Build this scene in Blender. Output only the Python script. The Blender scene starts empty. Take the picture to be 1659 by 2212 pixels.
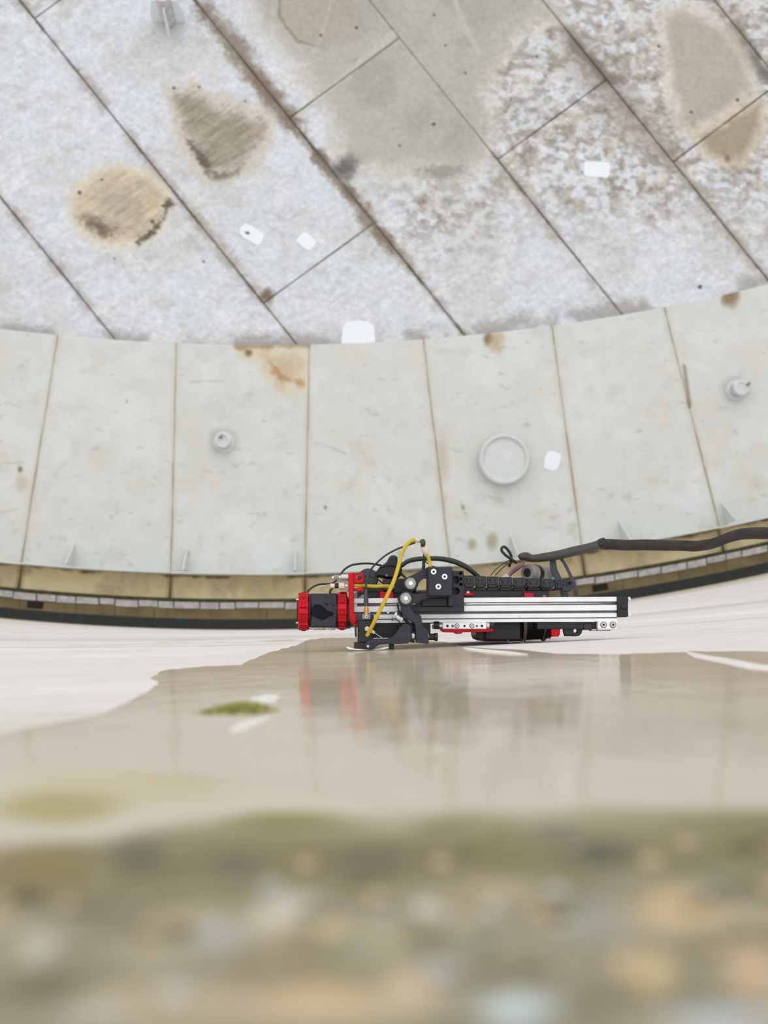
import bpy, bmesh, math, random
import numpy as np
from mathutils import Vector, Matrix
from mathutils.geometry import tessellate_polygon

random.seed(7)
SC = bpy.context.scene
COL = SC.collection
W, H, F = 1659.0, 2212.0, 3065.0

# ------------------------------------------------------------------ camera
TANW, TANP = 0.0422, 0.07847          # yaw to the right, pitch up
YAW, PITCH = math.atan(TANW), math.atan(TANP)
D = 13.62                             # distance of the panelled deck
fw = Vector((math.sin(YAW) * math.cos(PITCH), math.cos(YAW) * math.cos(PITCH), math.sin(PITCH)))
rt = Vector((math.cos(YAW), -math.sin(YAW), 0))
up = rt.cross(fw)


def ray(px, py):
    return fw + rt * ((px - W / 2) / F) - up * ((py - H / 2) / F)


_d = ray(530, 1360)
ZC = -(_d.z / _d.y) * D               # the lowest line of the shell is z = 0
X0 = _d.x / _d.y * D
R = 23.3                              # radius of the curved shell
CAM = Vector((0, 0, ZC))

cam_d = bpy.data.cameras.new('camera')
cam = bpy.data.objects.new('camera', cam_d)
COL.objects.link(cam)
cam.location = CAM
cam.rotation_euler = (math.pi / 2 + PITCH, 0, -YAW)
cam_d.sensor_fit = 'AUTO'
cam_d.sensor_width = 36
cam_d.lens = F / H * 36
cam_d.clip_start = 0.01
cam_d.dof.use_dof = True
cam_d.dof.focus_distance = 2.55
cam_d.dof.aperture_fstop = 9.0
SC.camera = cam

# ------------------------------------------------------------------ light
world = bpy.data.worlds.new('overcast')
SC.world = world
world.use_nodes = True
bg = world.node_tree.nodes['Background']
bg.inputs[0].default_value = (0.95, 0.98, 1.0, 1)
bg.inputs[1].default_value = 1.0
sun_d = bpy.data.lights.new('sun', 'SUN')
sun = bpy.data.objects.new('sun', sun_d)
COL.objects.link(sun)
sun_d.energy = 0.6
sun_d.angle = math.radians(70)
sun_d.color = (1, 0.98, 0.95)
sun.rotation_euler = Vector((-0.1, 0.85, -0.5)).to_track_quat('-Z', 'Y').to_euler()
SC.view_settings.view_transform = 'Standard'
SC.view_settings.look = 'None'
SC.view_settings.gamma = 1
SC.view_settings.use_curve_mapping = False
SC.view_settings.exposure = 0.0


# ------------------------------------------------------------------ geometry helpers
def at(px, py, Y):
    d = ray(px, py)
    return CAM + d * (Y / d.y)


def shell_z(x):
    return R - math.sqrt(R * R - (x - X0) ** 2)


def on_shell(px, py):
    d = ray(px, py)
    lo, hi = 0.01, 40.0
    for _ in range(60):
        m = (lo + hi) / 2
        p = CAM + d * m
        if p.z > shell_z(p.x):
            lo = m
        else:
            hi = m
    p = CAM + d * lo
    return Vector((p.x, p.y, shell_z(p.x)))


def project(X, Y, Z):                 # world -> photo frame, arrays allowed
    dx, dy, dz = X - CAM.x, Y - CAM.y, Z - CAM.z
    c = dx * fw.x + dy * fw.y + dz * fw.z
    return (W / 2 + F * (dx * rt.x + dy * rt.y + dz * rt.z) / c,
            H / 2 - F * (dx * up.x + dy * up.y + dz * up.z) / c)


def lin(c):
    a = np.asarray(c, dtype=float) / 255.0
    return np.where(a <= 0.04045, a / 12.92, ((a + 0.055) / 1.055) ** 2.4)


def tag(o, label=None, cat=None, group=None, kind=None):
    if label: o['label'] = label
    if cat: o['category'] = cat
    if group: o['group'] = group
    if kind: o['kind'] = kind
    return o


def link(name, me, mat=None, parent=None, smooth=False):
    o = bpy.data.objects.new(name, me)
    COL.objects.link(o)
    if mat: me.materials.append(mat)
    if smooth:
        me.polygons.foreach_set('use_smooth', [True] * len(me.polygons))
    if parent: put(o, parent)
    return o


def put(o, parent):
    def world_of(q):
        return world_of(q.parent) @ q.matrix_parent_inverse @ q.matrix_basis if q.parent else q.matrix_basis.copy()
    o.parent = parent
    o.matrix_parent_inverse = world_of(parent).inverted()


def empty(name, loc):
    o = bpy.data.objects.new(name, None)
    COL.objects.link(o)
    o.location = loc
    o.empty_display_size = 0.05
    return o


class MB:                             # collects shapes into one mesh
    def __init__(s):
        s.v, s.f, s.sm = [], [], []

    def add(s, vs, fs, smooth=False):
        n = len(s.v)
        s.v += [tuple(v) for v in vs]
        s.f += [tuple(i + n for i in f) for f in fs]
        s.sm += [smooth] * len(fs)
        return s

    def build(s, name, mat, parent=None):
        me = bpy.data.meshes.new(name)
        me.from_pydata(s.v, [], s.f)
        me.polygons.foreach_set('use_smooth', s.sm)
        bm = bmesh.new(); bm.from_mesh(me)
        bmesh.ops.recalc_face_normals(bm, faces=bm.faces)
        bm.to_mesh(me); bm.free()
        return link(name, me, mat, parent)

    # straight slab whose front outline is given in the XZ plane at depth y0, holes allowed
    def slab_xz(s, rings, y0, y1, bev=0.0):
        def area(r): return sum(a[0] * b[1] - b[0] * a[1] for a, b in zip(r, r[1:] + r[:1]))
        rr = []
        for k, r in enumerate(rings):
            if (area(r) > 0) != (k == 0): r = r[::-1]
            rr.append(r)

        def inset(r, b):
            out = []
            n = len(r)
            for i in range(n):
                p, q, t = Vector(r[i - 1]), Vector(r[i]), Vector(r[(i + 1) % n])
                a, c = (q - p), (t - q)
                if a.length < 1e-9 or c.length < 1e-9:
                    out.append(tuple(q)); continue
                a.normalize(); c.normalize()
                na, nc = Vector((-a.y, a.x)), Vector((-c.y, c.x))
                m = na + nc
                k = m.length_squared
                m = m * (2 / k) if k > 0.5 else m.normalized() * 1.4 if k > 1e-6 else na
                out.append((q.x + m.x * b, q.y + m.y * b))
            return out
        b = min(bev, abs(y1 - y0) * 0.4)
        layers = [(y0, b), (y0 + b, 0), (y1 - b, 0), (y1, b)] if b > 0 else [(y0, 0), (y1, 0)]
        vs, offs = [], []
        for (y, ins) in layers:
            o = []
            for r in rr:
                o.append(len(vs))
                q = inset(r, ins) if ins else r
                vs += [(x, y, z) for x, z in q]
            offs.append(o)
        fs = []
        for li in range(len(layers) - 1):
            for k, r in enumerate(rr):
                n = len(r)
                a, c = offs[li][k], offs[li + 1][k]
                for i in range(n):
                    j = (i + 1) % n
                    fs.append((a + i, a + j, c + j, c + i))
        for li, flip in ((0, True), (len(layers) - 1, False)):
            base = offs[li][0]
            tris = tessellate_polygon([[Vector((x, z, 0)) for x, z in r] for r in rr])
            for t in tris:
                fs.append(tuple(base + i for i in (t if not flip else t[::-1])))
        return s.add(vs, fs)

    def slab(s, outline, y0, y1, holes=(), bev=0.0008):     # outline and holes (x, y, r) in photo pixels at y0
        rings = [[(p.x, p.z) for p in (at(x, y, y0) for x, y in outline)]]
        for hx, hy, hr in holes:
            rings.append([(p.x, p.z) for p in (at(hx + hr * math.cos(a * math.pi / 8), hy + hr * math.sin(a * math.pi / 8), y0)
                                               for a in range(16))])
        return s.slab_xz(rings, y0, y1, bev)

    def box(s, x0, y0, x1, y1, d0, d1, bev=0.0008):
        return s.slab([(x0, y0), (x1, y0), (x1, y1), (x0, y1)], d0, d1, (), bev)

    def lathe(s, p0, axis, prof, seg=20, smooth=False, ref=None, caps=True):
        ax = Vector(axis).normalized()
        a = ax.orthogonal().normalized() if ref is None else (Vector(ref) - ax * Vector(ref).dot(ax)).normalized()
        b = ax.cross(a)
        vs, fs = [], []
        for t, r in prof:
            for i in range(seg):
                th = 2 * math.pi * i / seg
                vs.append(Vector(p0) + ax * t + (a * math.cos(th) + b * math.sin(th)) * r)
        for k in range(len(prof) - 1):
            for i in range(seg):
                j = (i + 1) % seg
                fs.append((k * seg + i, k * seg + j, (k + 1) * seg + j, (k + 1) * seg + i))
        s.add(vs, fs, smooth)
        m = (len(prof) - 1) * seg
        ends = [tuple(range(seg))[::-1]] if prof[0][1] > 0 and caps else []
        if prof[-1][1] > 0 and caps: ends.append(tuple(m + i for i in range(seg)))
        n0 = len(s.v)
        for e in ends:                     # caps keep their own vertices so that they stay flat
            s.add([vs[i] for i in e], [tuple(range(seg))])
        return s

    def tube(s, pts, rad, seg=10, steps=6):
        P = [Vector(p) for p in pts]
        Rr = list(rad) if hasattr(rad, '__len__') else [rad] * len(P)
        Q, q = [], []
        for i in range(len(P) - 1):
            p0, p1, p2, p3 = P[max(i - 1, 0)], P[i], P[i + 1], P[min(i + 2, len(P) - 1)]
            for k in range(steps):
                t = k / steps
                Q.append(0.5 * ((2 * p1) + (p2 - p0) * t + (2 * p0 - 5 * p1 + 4 * p2 - p3) * t * t + (3 * p1 - p0 - 3 * p2 + p3) * t ** 3))
                q.append(Rr[i] * (1 - t) + Rr[i + 1] * t)
        Q.append(P[-1]); q.append(Rr[-1])
        vs, fs = [], []
        nrm = None
        for i, p in enumerate(Q):
            d = (Q[min(i + 1, len(Q) - 1)] - Q[max(i - 1, 0)]).normalized()
            nrm = d.orthogonal().normalized() if nrm is None else (nrm - d * nrm.dot(d)).normalized()
            b = d.cross(nrm)
            for k in range(seg):
                th = 2 * math.pi * k / seg
                vs.append(p + (nrm * math.cos(th) + b * math.sin(th)) * q[i])
        for i in range(len(Q) - 1):
            for k in range(seg):
                j = (k + 1) % seg
                fs.append((i * seg + k, i * seg + j, (i + 1) * seg + j, (i + 1) * seg + k))
        fs.append(tuple(range(seg))[::-1])
        fs.append(tuple((len(Q) - 1) * seg + k for k in range(seg)))
        return s.add(vs, fs, True)

    def ptube(s, pts, r, seg=10, steps=6):                   # (px, py, Y) points, radius in photo pixels
        Ym = sum(p[2] for p in pts) / len(pts)
        rr = [v * Ym / F for v in r] if hasattr(r, '__len__') else r * Ym / F
        return s.tube([at(*p) for p in pts], rr, seg, steps)


# ------------------------------------------------------------------ numpy noise and masks
def vnoise(x, y, seed=0):
    xi, yi = np.floor(x).astype(np.int64), np.floor(y).astype(np.int64)
    xf, yf = x - xi, y - yi
    u, v = xf * xf * (3 - 2 * xf), yf * yf * (3 - 2 * yf)

    def h(a, b):
        n = (a * 374761393 + b * 668265263 + seed * 974711) & 0x7fffffff
        n = ((n ^ (n >> 13)) * 1274126177) & 0x7fffffff
        return ((n ^ (n >> 16)) & 0xffff) / 65535.0
    return (h(xi, yi) * (1 - u) + h(xi + 1, yi) * u) * (1 - v) + (h(xi, yi + 1) * (1 - u) + h(xi + 1, yi + 1) * u) * v


def fbm(x, y, scale, seed=0, octv=5):
    t, a, n = 0, 0.5, 0
    for k in range(octv):
        t = t + a * vnoise(x / scale * 2 ** k, y / scale * 2 ** k, seed + k * 17)
        n += a; a *= 0.55
    return t / n


def sstep(a, b, x):
    t = np.clip((x - a) / (b - a), 0, 1)
    return t * t * (3 - 2 * t)


def polydist(x, y, poly):             # signed distance, negative inside
    d = np.full(x.shape, 1e9)
    inside = np.zeros(x.shape, bool)
    n = len(poly)
    for i in range(n):
        ax, ay = poly[i]; bx, by = poly[(i + 1) % n]
        ex, ey = bx - ax, by - ay
        t = np.clip(((x - ax) * ex + (y - ay) * ey) / (ex * ex + ey * ey + 1e-9), 0, 1)
        d = np.minimum(d, np.hypot(x - ax - t * ex, y - ay - t * ey))
        c = (ay > y) != (by > y)
        with np.errstate(divide='ignore', invalid='ignore'):
            inside ^= c & (x < (bx - ax) * (y - ay) / (by - ay + 1e-12) + ax)
    return np.where(inside, -d, d)


def linedist(x, y, pts):
    d = np.full(x.shape, 1e9)
    for (ax, ay), (bx, by) in zip(pts, pts[1:]):
        ex, ey = bx - ax, by - ay
        t = np.clip(((x - ax) * ex + (y - ay) * ey) / (ex * ex + ey * ey + 1e-9), 0, 1)
        d = np.minimum(d, np.hypot(x - ax - t * ex, y - ay - t * ey))
    return d


def blend(c, col, m):
    m = np.clip(m, 0, 1)[..., None]
    return c * (1 - m) + np.asarray(col, float) * m


def grid_mesh(name, P, col=None):     # P (n, m, 3) world points, col sRGB 0-255 per vertex
    n, m = P.shape[:2]
    me = bpy.data.meshes.new(name)
    idx = np.arange(n * m).reshape(n, m)
    q = np.stack([idx[:-1, :-1], idx[:-1, 1:], idx[1:, 1:], idx[1:, :-1]], -1).reshape(-1, 4)
    me.vertices.add(n * m)
    me.vertices.foreach_set('co', P.reshape(-1).astype(np.float32))
    me.loops.add(q.size)
    me.loops.foreach_set('vertex_index', q.reshape(-1).astype(np.int32))
    me.polygons.add(len(q))
    me.polygons.foreach_set('loop_start', np.arange(0, q.size, 4, dtype=np.int32))
    me.update(calc_edges=True)
    if col is not None:
        at_ = me.color_attributes.new('stain', 'FLOAT_COLOR', 'POINT')
        rgba = np.ones((n * m, 4), np.float32)
        rgba[:, :3] = lin(np.clip(col.reshape(-1, 3), 0, 255))
        at_.data.foreach_set('color', rgba.reshape(-1))
    return me


# ------------------------------------------------------------------ materials
def mat(name, rgb=(128, 128, 128), rough=0.5, metal=0.0, var=0.12, nscale=60, bump=0.0, bscale=200, attr=False, spec=0.5, coat=0.0,
        dirt=None):
    m = bpy.data.materials.new(name)
    m.use_nodes = True
    nt = m.node_tree
    b = nt.nodes['Principled BSDF']
    b.inputs['Roughness'].default_value = rough
    b.inputs['Metallic'].default_value = metal
    b.inputs['Specular IOR Level'].default_value = spec
    if coat: b.inputs['Coat Weight'].default_value = coat
    tc = nt.nodes.new('ShaderNodeTexCoord')
    no = nt.nodes.new('ShaderNodeTexNoise')
    no.inputs['Scale'].default_value = nscale
    no.inputs['Detail'].default_value = 6
    nt.links.new(tc.outputs['Object'], no.inputs['Vector'])
    mp = nt.nodes.new('ShaderNodeMapRange')
    mp.inputs['From Min'].default_value = 0.3
    mp.inputs['From Max'].default_value = 0.7
    mp.inputs['To Min'].default_value = 1 - var
    mp.inputs['To Max'].default_value = 1 + var
    nt.links.new(no.outputs['Fac'], mp.inputs['Value'])
    mx = nt.nodes.new('ShaderNodeMix')
    mx.data_type = 'RGBA'; mx.blend_type = 'MULTIPLY'
    mx.inputs[0].default_value = 1
    if attr:
        a = nt.nodes.new('ShaderNodeAttribute'); a.attribute_name = 'stain'
        nt.links.new(a.outputs['Color'], mx.inputs[6])
    else:
        mx.inputs[6].default_value = (*lin(rgb), 1)
    nt.links.new(mp.outputs['Result'], mx.inputs[7])
    nt.links.new(mx.outputs[2], b.inputs['Base Color'])
    if bump:
        n2 = nt.nodes.new('ShaderNodeTexNoise')
        n2.inputs['Scale'].default_value = bscale
        n2.inputs['Detail'].default_value = 5
        nt.links.new(tc.outputs['Object'], n2.inputs['Vector'])
        bu = nt.nodes.new('ShaderNodeBump')
        bu.inputs['Strength'].default_value = bump
        bu.inputs['Distance'].default_value = 0.002
        nt.links.new(n2.outputs['Fac'], bu.inputs['Height'])
        nt.links.new(bu.outputs['Normal'], b.inputs['Normal'])
    return m


M = dict(
    deck=mat('weathered_white_paint', attr=True, rough=0.6, var=0.09, nscale=22, spec=0.3),
    rim=mat('rim_white_paint', attr=True, rough=0.5, var=0.035, nscale=9, spec=0.3),
    floor=mat('shell_paint', attr=True, rough=0.62, var=0.05, nscale=14, spec=0.25),
    white=mat('white_touch_up', (236, 242, 248), 0.5, var=0.03, nscale=20),
    grey_white=mat('grey_white_paint', (209, 213, 212), 0.45, var=0.05, nscale=14),
    beige=mat('beige_paint', attr=True, rough=0.6, var=0.08, nscale=9),
    brown=mat('brown_seal_sheet', (122, 106, 74), 0.6, var=0.25, nscale=6),
    rubber=mat('dark_rubber', (42, 46, 46), 0.6, var=0.3, nscale=20),
    clamp=mat('grey_clamp_bar', (196, 193, 194), 0.5, var=0.25, nscale=20),
    moss_line=mat('mossy_edge', (84, 88, 58), 0.9, var=0.4, nscale=16),
    red=mat('red_anodised', (186, 10, 28), 0.3, 0.6, var=0.1, nscale=120),
    dark=mat('violet_black_anodised', (44, 42, 54), 0.45, 0.2, var=0.14, nscale=90, bump=0.05, bscale=900),
    black=mat('black_plastic', (16, 16, 19), 0.42, var=0.2, nscale=80),
    chain=mat('chain_plastic', (38, 40, 48), 0.38, var=0.2, nscale=90),
    cable=mat('black_cable_sheath', (44, 48, 46), 0.38, var=0.15, nscale=90),
    tape=mat('taped_hose', (70, 64, 56), 0.55, var=0.25, nscale=50, bump=0.4, bscale=300),
    braid=mat('braided_sleeve', (46, 40, 34), 0.6, var=0.45, nscale=70, bump=0.8, bscale=700),
    alu=mat('bright_aluminium', (240, 240, 242), 0.36, 0.25, var=0.05, nscale=50),
    groove=mat('groove_shadow_grey', (92, 90, 88), 0.45, 0.4, var=0.15, nscale=50),
    steel=mat('polished_steel', (198, 196, 192), 0.22, 0.9, var=0.06, nscale=90),
    bright=mat('bright_bolt_steel', (244, 244, 240), 0.3, 0.3, var=0.05, nscale=90),
    brass=mat('gold_connector', (232, 176, 84), 0.25, 0.9, var=0.08, nscale=90),
    yellow=mat('yellow_tubing', (208, 176, 20), 0.33, var=0.12, nscale=60),
    cream=mat('cream_fitting', (228, 212, 192), 0.45, var=0.08, nscale=90),
    green=mat('dark_green_fitting', (58, 68, 36), 0.45, var=0.3, nscale=90),
    pink=mat('mauve_hose', (150, 104, 122), 0.5, var=0.12, nscale=60),
    joint=mat('tan_joint_filler', (182, 170, 150), 0.7, var=0.2, nscale=8),
    tan=mat('tan_wheel_band', (136, 118, 96), 0.6, var=0.25, nscale=80),
    strap=mat('dark_grey_strap', (62, 66, 74), 0.45, var=0.1, nscale=60),
    grey=mat('mid_grey_plastic', (140, 138, 134), 0.45, var=0.1, nscale=60),
    moss=mat('moss', (160, 154, 88), 0.95, var=0.4, nscale=120),
    flake=mat('pale_paint_flake', (232, 230, 224), 0.6, var=0.06, nscale=80),
    blot=mat('wet_drop_on_motor', (10, 9, 22), 0.4, 0.0, var=0.15, nscale=60, spec=0.15),
    grit=mat('grit', attr=True, rough=0.8, var=0.15, nscale=150),
)


def wet_material():
    m = bpy.data.materials.new('wet_sheet')
    m.use_nodes = True
    nt = m.node_tree
    b = nt.nodes['Principled BSDF']
    tc = nt.nodes.new('ShaderNodeTexCoord')
    mapn = nt.nodes.new('ShaderNodeMapping')
    nt.links.new(tc.outputs['Object'], mapn.inputs['Vector'])
    n1 = nt.nodes.new('ShaderNodeTexNoise'); n1.inputs['Scale'].default_value = 5; n1.inputs['Detail'].default_value = 5
    nt.links.new(mapn.outputs['Vector'], n1.inputs['Vector'])
    cr = nt.nodes.new('ShaderNodeValToRGB')
    cr.color_ramp.elements[0].position = 0.35; cr.color_ramp.elements[0].color = (*lin((216, 198, 172)), 1)
    cr.color_ramp.elements[1].position = 0.7; cr.color_ramp.elements[1].color = (*lin((230, 214, 192)), 1)
    nt.links.new(n1.outputs['Fac'], cr.inputs['Fac'])
    nt.links.new(cr.outputs['Color'], b.inputs['Base Color'])
    n2 = nt.nodes.new('ShaderNodeTexNoise'); n2.inputs['Scale'].default_value = 1; n2.inputs['Detail'].default_value = 6; n2.inputs['Roughness'].default_value = 0.55
    map2 = nt.nodes.new('ShaderNodeMapping'); map2.inputs['Scale'].default_value = (34, 13, 13)
    nt.links.new(tc.outputs['Object'], map2.inputs['Vector'])
    nt.links.new(map2.outputs['Vector'], n2.inputs['Vector'])
    bu = nt.nodes.new('ShaderNodeBump'); bu.inputs['Strength'].default_value = 0.7; bu.inputs['Distance'].default_value = 0.0011
    nt.links.new(n2.outputs['Fac'], bu.inputs['Height'])
    nt.links.new(bu.outputs['Normal'], b.inputs['Normal'])
    b.inputs['Roughness'].default_value = 0.5
    b.inputs['Specular IOR Level'].default_value = 0.0
    gl = nt.nodes.new('ShaderNodeBsdfGlossy')
    gl.inputs['Roughness'].default_value = 0.05
    nt.links.new(bu.outputs['Normal'], gl.inputs['Normal'])
    ms = nt.nodes.new('ShaderNodeMixShader')
    ms.inputs[0].default_value = 0.58
    nt.links.new(b.outputs[0], ms.inputs[1])
    nt.links.new(gl.outputs[0], ms.inputs[2])
    nt.links.new(ms.outputs[0], nt.nodes['Material Output'].inputs['Surface'])
    return m


M['wet'] = wet_material()

# ================================================================== the shell underfoot
NEAR = [  # stains and one painted droplet highlight on the nearest strip of the shell: photo x, y, half sizes, colour, strength
    (270, 1700, 260, 45, (192, 180, 134), .6), (430, 1672, 130, 20, (178, 166, 118), .5), (120, 1745, 160, 40, (166, 152, 96), .8),
    (620, 1775, 140, 26, (134, 128, 74), .9), (300, 1850, 70, 45, (100, 96, 76), .9), (510, 1870, 65, 32, (108, 102, 84), .9),
    (100, 1870, 120, 55, (138, 120, 72), .8), (800, 1865, 90, 40, (106, 100, 76), .9), (960, 1790, 70, 20, (128, 120, 78), .6),
    (1300, 1845, 85, 34, (92, 92, 72), 1), (1210, 1800, 60, 24, (116, 114, 100), .8), (1520, 1880, 140, 26, (128, 124, 88), .8),
    (1080, 1805, 60, 24, (130, 126, 76), .7), (380, 1930, 200, 36, (134, 128, 92), .6), (620, 1960, 78, 44, (206, 200, 188), .9),
    (470, 2020, 46, 46, (182, 182, 180), .9), (580, 2000, 60, 40, (212, 198, 172), .7), (84, 2050, 46, 44, (196, 190, 172), 1),  # last entry: blurred bright highlight of a droplet, painted in as colour
    (690, 2165, 150, 46, (218, 186, 142), .8), (1470, 1960, 95, 50, (220, 188, 142), .9), (1410, 2100, 48, 50, (222, 194, 140), .9),
    (1620, 2085, 60, 55, (218, 180, 142), .9), (890, 2130, 58, 50, (214, 190, 156), .9), (1120, 2185, 90, 44, (200, 212, 214), 1),
    (1560, 2205, 150, 28, (196, 204, 212), .9), (775, 2050, 70, 44, (146, 154, 122), .8), (100, 2130, 90, 40, (108, 102, 68), .9),
    (1510, 2040, 50, 34, (148, 138, 104), .9), (1290, 1990, 70, 55, (150, 152, 140), .8), (1090, 1930, 90, 34, (186, 172, 136), .7),
    (1040, 2035, 50, 24, (172, 182, 160), .8), (200, 2195, 60, 22, (186, 190, 190), .9), (910, 2020, 60, 24, (118, 110, 76), .8),
    (1110, 2100, 50, 24, (124, 112, 86), .6), (540, 2100, 60, 40, (138, 122, 92), .7), (400, 2090, 90, 60, (160, 152, 130), .6),
    (1000, 2110, 30, 30, (128, 126, 122), .8), (1350, 1620, 180, 16, (176, 168, 124), .8), (640, 2020, 40, 30, (160, 140, 104), .6),
]


def shell_floor():
    xs = np.concatenate([-20 + np.linspace(0, 1, 40) ** 0.6 * 18.2, np.linspace(-1.7, -0.36, 90), np.arange(-0.35, 0.42, 0.0035),
                         np.linspace(0.43, 2.4, 120), 2.5 + np.linspace(0, 1, 40) ** 1.6 * 17])
    ys = np.concatenate([np.arange(0.04, 0.75, 0.0035), np.geomspace(0.755, 14.2, 330)])
    X, Y = np.meshgrid(xs, ys)
    Z = R - np.sqrt(R * R - (X - X0) ** 2)
    px, py = project(X, Y, Z)
    c = np.zeros(X.shape + (3,))
    s1 = fbm(X * 0.35, Y, 0.5, 3)
    c[:] = (229, 220, 216)
    c = blend(c, (236, 232, 230), sstep(.45, .75, s1) * .8)
    c = blend(c, (206, 194, 186), sstep(.55, .8, fbm(X * 0.3, Y, 0.8, 9)) * .7)
    # weld seam and streaks across the far part of the shell
    for yy, wd in ((3.55, .06), (6.2, .05), (8.9, .05)):
        c = blend(c, (196, 184, 176), np.exp(-((Y - yy) / wd) ** 2) * .6)
    c = blend(c, (196, 180, 150), sstep(11.5, 13.4, Y) * .55)
    # tracks, brown smears beyond the crawler
    sm = sstep(.52, .7, fbm(X, Y * .25, .12, 21)) * np.exp(-((Y - 4.3) / .8) ** 2) * np.exp(-((X + .15) / .5) ** 2)
    c = blend(c, (196, 180, 158), sm * .8)
    # near field, wet and dirty
    n = fbm(X, Y, .05, 31)
    wet = sstep(1.0, .55, Y + (n - .5) * .2)
    c = blend(c, (206, 197, 180), wet)
    band = sstep(.36, .30, Y + (fbm(X, Y, .07, 41) - .5) * .10)
    c = blend(c, (126, 116, 74), band * .95)
    grv = sstep(.29, .23, Y + (fbm(X, Y, .04, 51) - .5) * .06)
    g = np.zeros_like(c); g[:] = (152, 143, 118)
    g = blend(g, (196, 178, 146), sstep(.46, .66, fbm(X, Y, .02, 61, 2)) * .7)
    g = blend(g, (120, 112, 84), sstep(.5, .68, fbm(X, Y, .016, 71, 2)) * .6)
    m = np.clip(grv, 0, 1)[..., None]
    c = c * (1 - m) + g * m
    ii = Y < .8
    cc, pxx, pyy = c[ii], px[ii], py[ii]
    for (bx, by, rx, ry, col, st) in NEAR:
        d = np.sqrt(((pxx - bx) / rx) ** 2 + ((pyy - by) / ry) ** 2)
        cc = blend(cc, col, sstep(1.35, .35, d + (fbm(X[ii], Y[ii], .01, 5) - .5) * .4) * st)
    c[ii] = cc
    o = link('floor', grid_mesh('floor', np.stack([X, Y, Z], -1), c), M['floor'], None, True)
    return tag(o, 'pale painted curved steel surface under the crawler, dirty and mossy at its near edge', 'floor', None, 'structure')


floor = shell_floor()


def film(name, outline, mat_, lift=0.0003, step=0.03, parent=None):
    pts = [on_shell(x, y) for x, y in outline]
    bm = bmesh.new()
    vs = [bm.verts.new((p.x, p.y, 0)) for p in pts]
    es = [bm.edges.new((vs[i], vs[(i + 1) % len(vs)])) for i in range(len(vs))]
    bmesh.ops.triangle_fill(bm, edges=es, use_beauty=True)
    x0, x1 = min(p.x for p in pts), max(p.x for p in pts)
    x = x0 + step
    while x < x1:
        bmesh.ops.bisect_plane(bm, geom=bm.verts[:] + bm.edges[:] + bm.faces[:], plane_co=(x, 0, 0), plane_no=(1, 0, 0))
        x += step
    rim = set(v for e in bm.edges if e.is_boundary for v in e.verts)
    for v in bm.verts:
        v.co.z = shell_z(v.co.x) + lift
    edges = [e for e in bm.edges if e.is_boundary]
    r = bmesh.ops.extrude_edge_only(bm, edges=edges)
    for v in (g for g in r['geom'] if isinstance(g, bmesh.types.BMVert)):
        v.co.z -= lift + 0.0006
    bmesh.ops.recalc_face_normals(bm, faces=bm.faces)
    me = bpy.data.meshes.new(name)
    bm.to_mesh(me); bm.free()
    return link(name, me, mat_, parent)


def jag(pts, amp, n, seed):            # roughens an outline
    rnd = random.Random(seed)
    out = []
    for (a, b), (c, d) in zip(pts, pts[1:]):
        for k in range(n):
            t = k / n
            out.append((a + (c - a) * t + rnd.uniform(-amp, amp) * 3, b + (d - b) * t + rnd.uniform(-amp, amp)))
    out.append(pts[-1])
    return out


left_edge = jag([(-60, 1606), (60, 1574), (140, 1560), (230, 1540), (285, 1512), (325, 1490), (346, 1476), (324, 1465), (352, 1449), (420, 1441),
                 (520, 1436), (560, 1418), (600, 1405), (640, 1394), (672, 1381), (700, 1378), (760, 1377), (860, 1380), (960, 1386), (1010, 1398),
                 (1130, 1404), (1200, 1412), (1340, 1413), (1480, 1409)], 1.0, 4, 5)
right_edge = jag([(1500, 1420), (1560, 1434), (1620, 1446), (1700, 1456)], .6, 3, 8)
w = film('water_film', left_edge + right_edge + [(1780, 1480), (1900, 1560), (1900, 1740)] + jag([(1900, 1748), (1300, 1740), (900, 1750), (640, 1706), (300, 1668), (-160, 1650)], 4, 6, 12), M['wet'])
tag(w, 'shallow sheet of water spread over the pale floor in front of the crawler', 'water', None, 'stuff')
w2 = film('water_film', jag([(1484, 1407), (1540, 1408), (1620, 1407), (1720, 1409)], .4, 3, 2) +
          jag([(1720, 1440), (1650, 1436), (1580, 1424), (1520, 1414)], .5, 3, 3), M['wet'], .0003)
tag(w2, 'thin wet strip on the floor beyond the pale dry streak at right', 'water', None, 'stuff')


# moss tuft and paint flakes on the wet floor
def moss_clump(name, outline, height, n, label):
    rnd = random.Random(3)
    P = [on_shell(x, y) for x, y in outline]
    cx, cy = sum(p.x for p in P) / len(P), sum(p.y for p in P) / len(P)
    mb = MB()
    for _ in range(n):
        i = rnd.randrange(len(P)); t = rnd.random() ** .6
        a, b = P[i], P[(i + 1) % len(P)]; u = rnd.random()
        x = cx + ((a.x + (b.x - a.x) * u) - cx) * t
        y = cy + ((a.y + (b.y - a.y) * u) - cy) * t
        z = shell_z(x)
        hh = height * (1 - t * .75) * rnd.uniform(.5, 1)
        a1 = rnd.uniform(0, 6.28); wd = .002
        dx, dy = math.cos(a1) * wd, math.sin(a1) * wd
        mb.add([(x - dx, y - dy, z), (x + dx, y + dy, z), (x + dy, y - dx, z),
                (x + rnd.uniform(-.003, .003), y + rnd.uniform(-.006, .006), z + hh)], [(0, 1, 3), (1, 2, 3), (2, 0, 3)])
    return tag(mb.build(name, M['moss']), label, 'moss', None, 'stuff')


moss_clump('moss_tuft', [(415, 1543), (470, 1526), (520, 1516), (560, 1520), (610, 1536), (560, 1545), (480, 1546)], .004, 900,
           'small olive green moss tuft on the wet floor left of the reflection')


def flake(outline, label, th=.0012):
    o = film('paint_flake', outline, M['flake'], th)
    return tag(o, label, 'paint flake')


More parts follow.
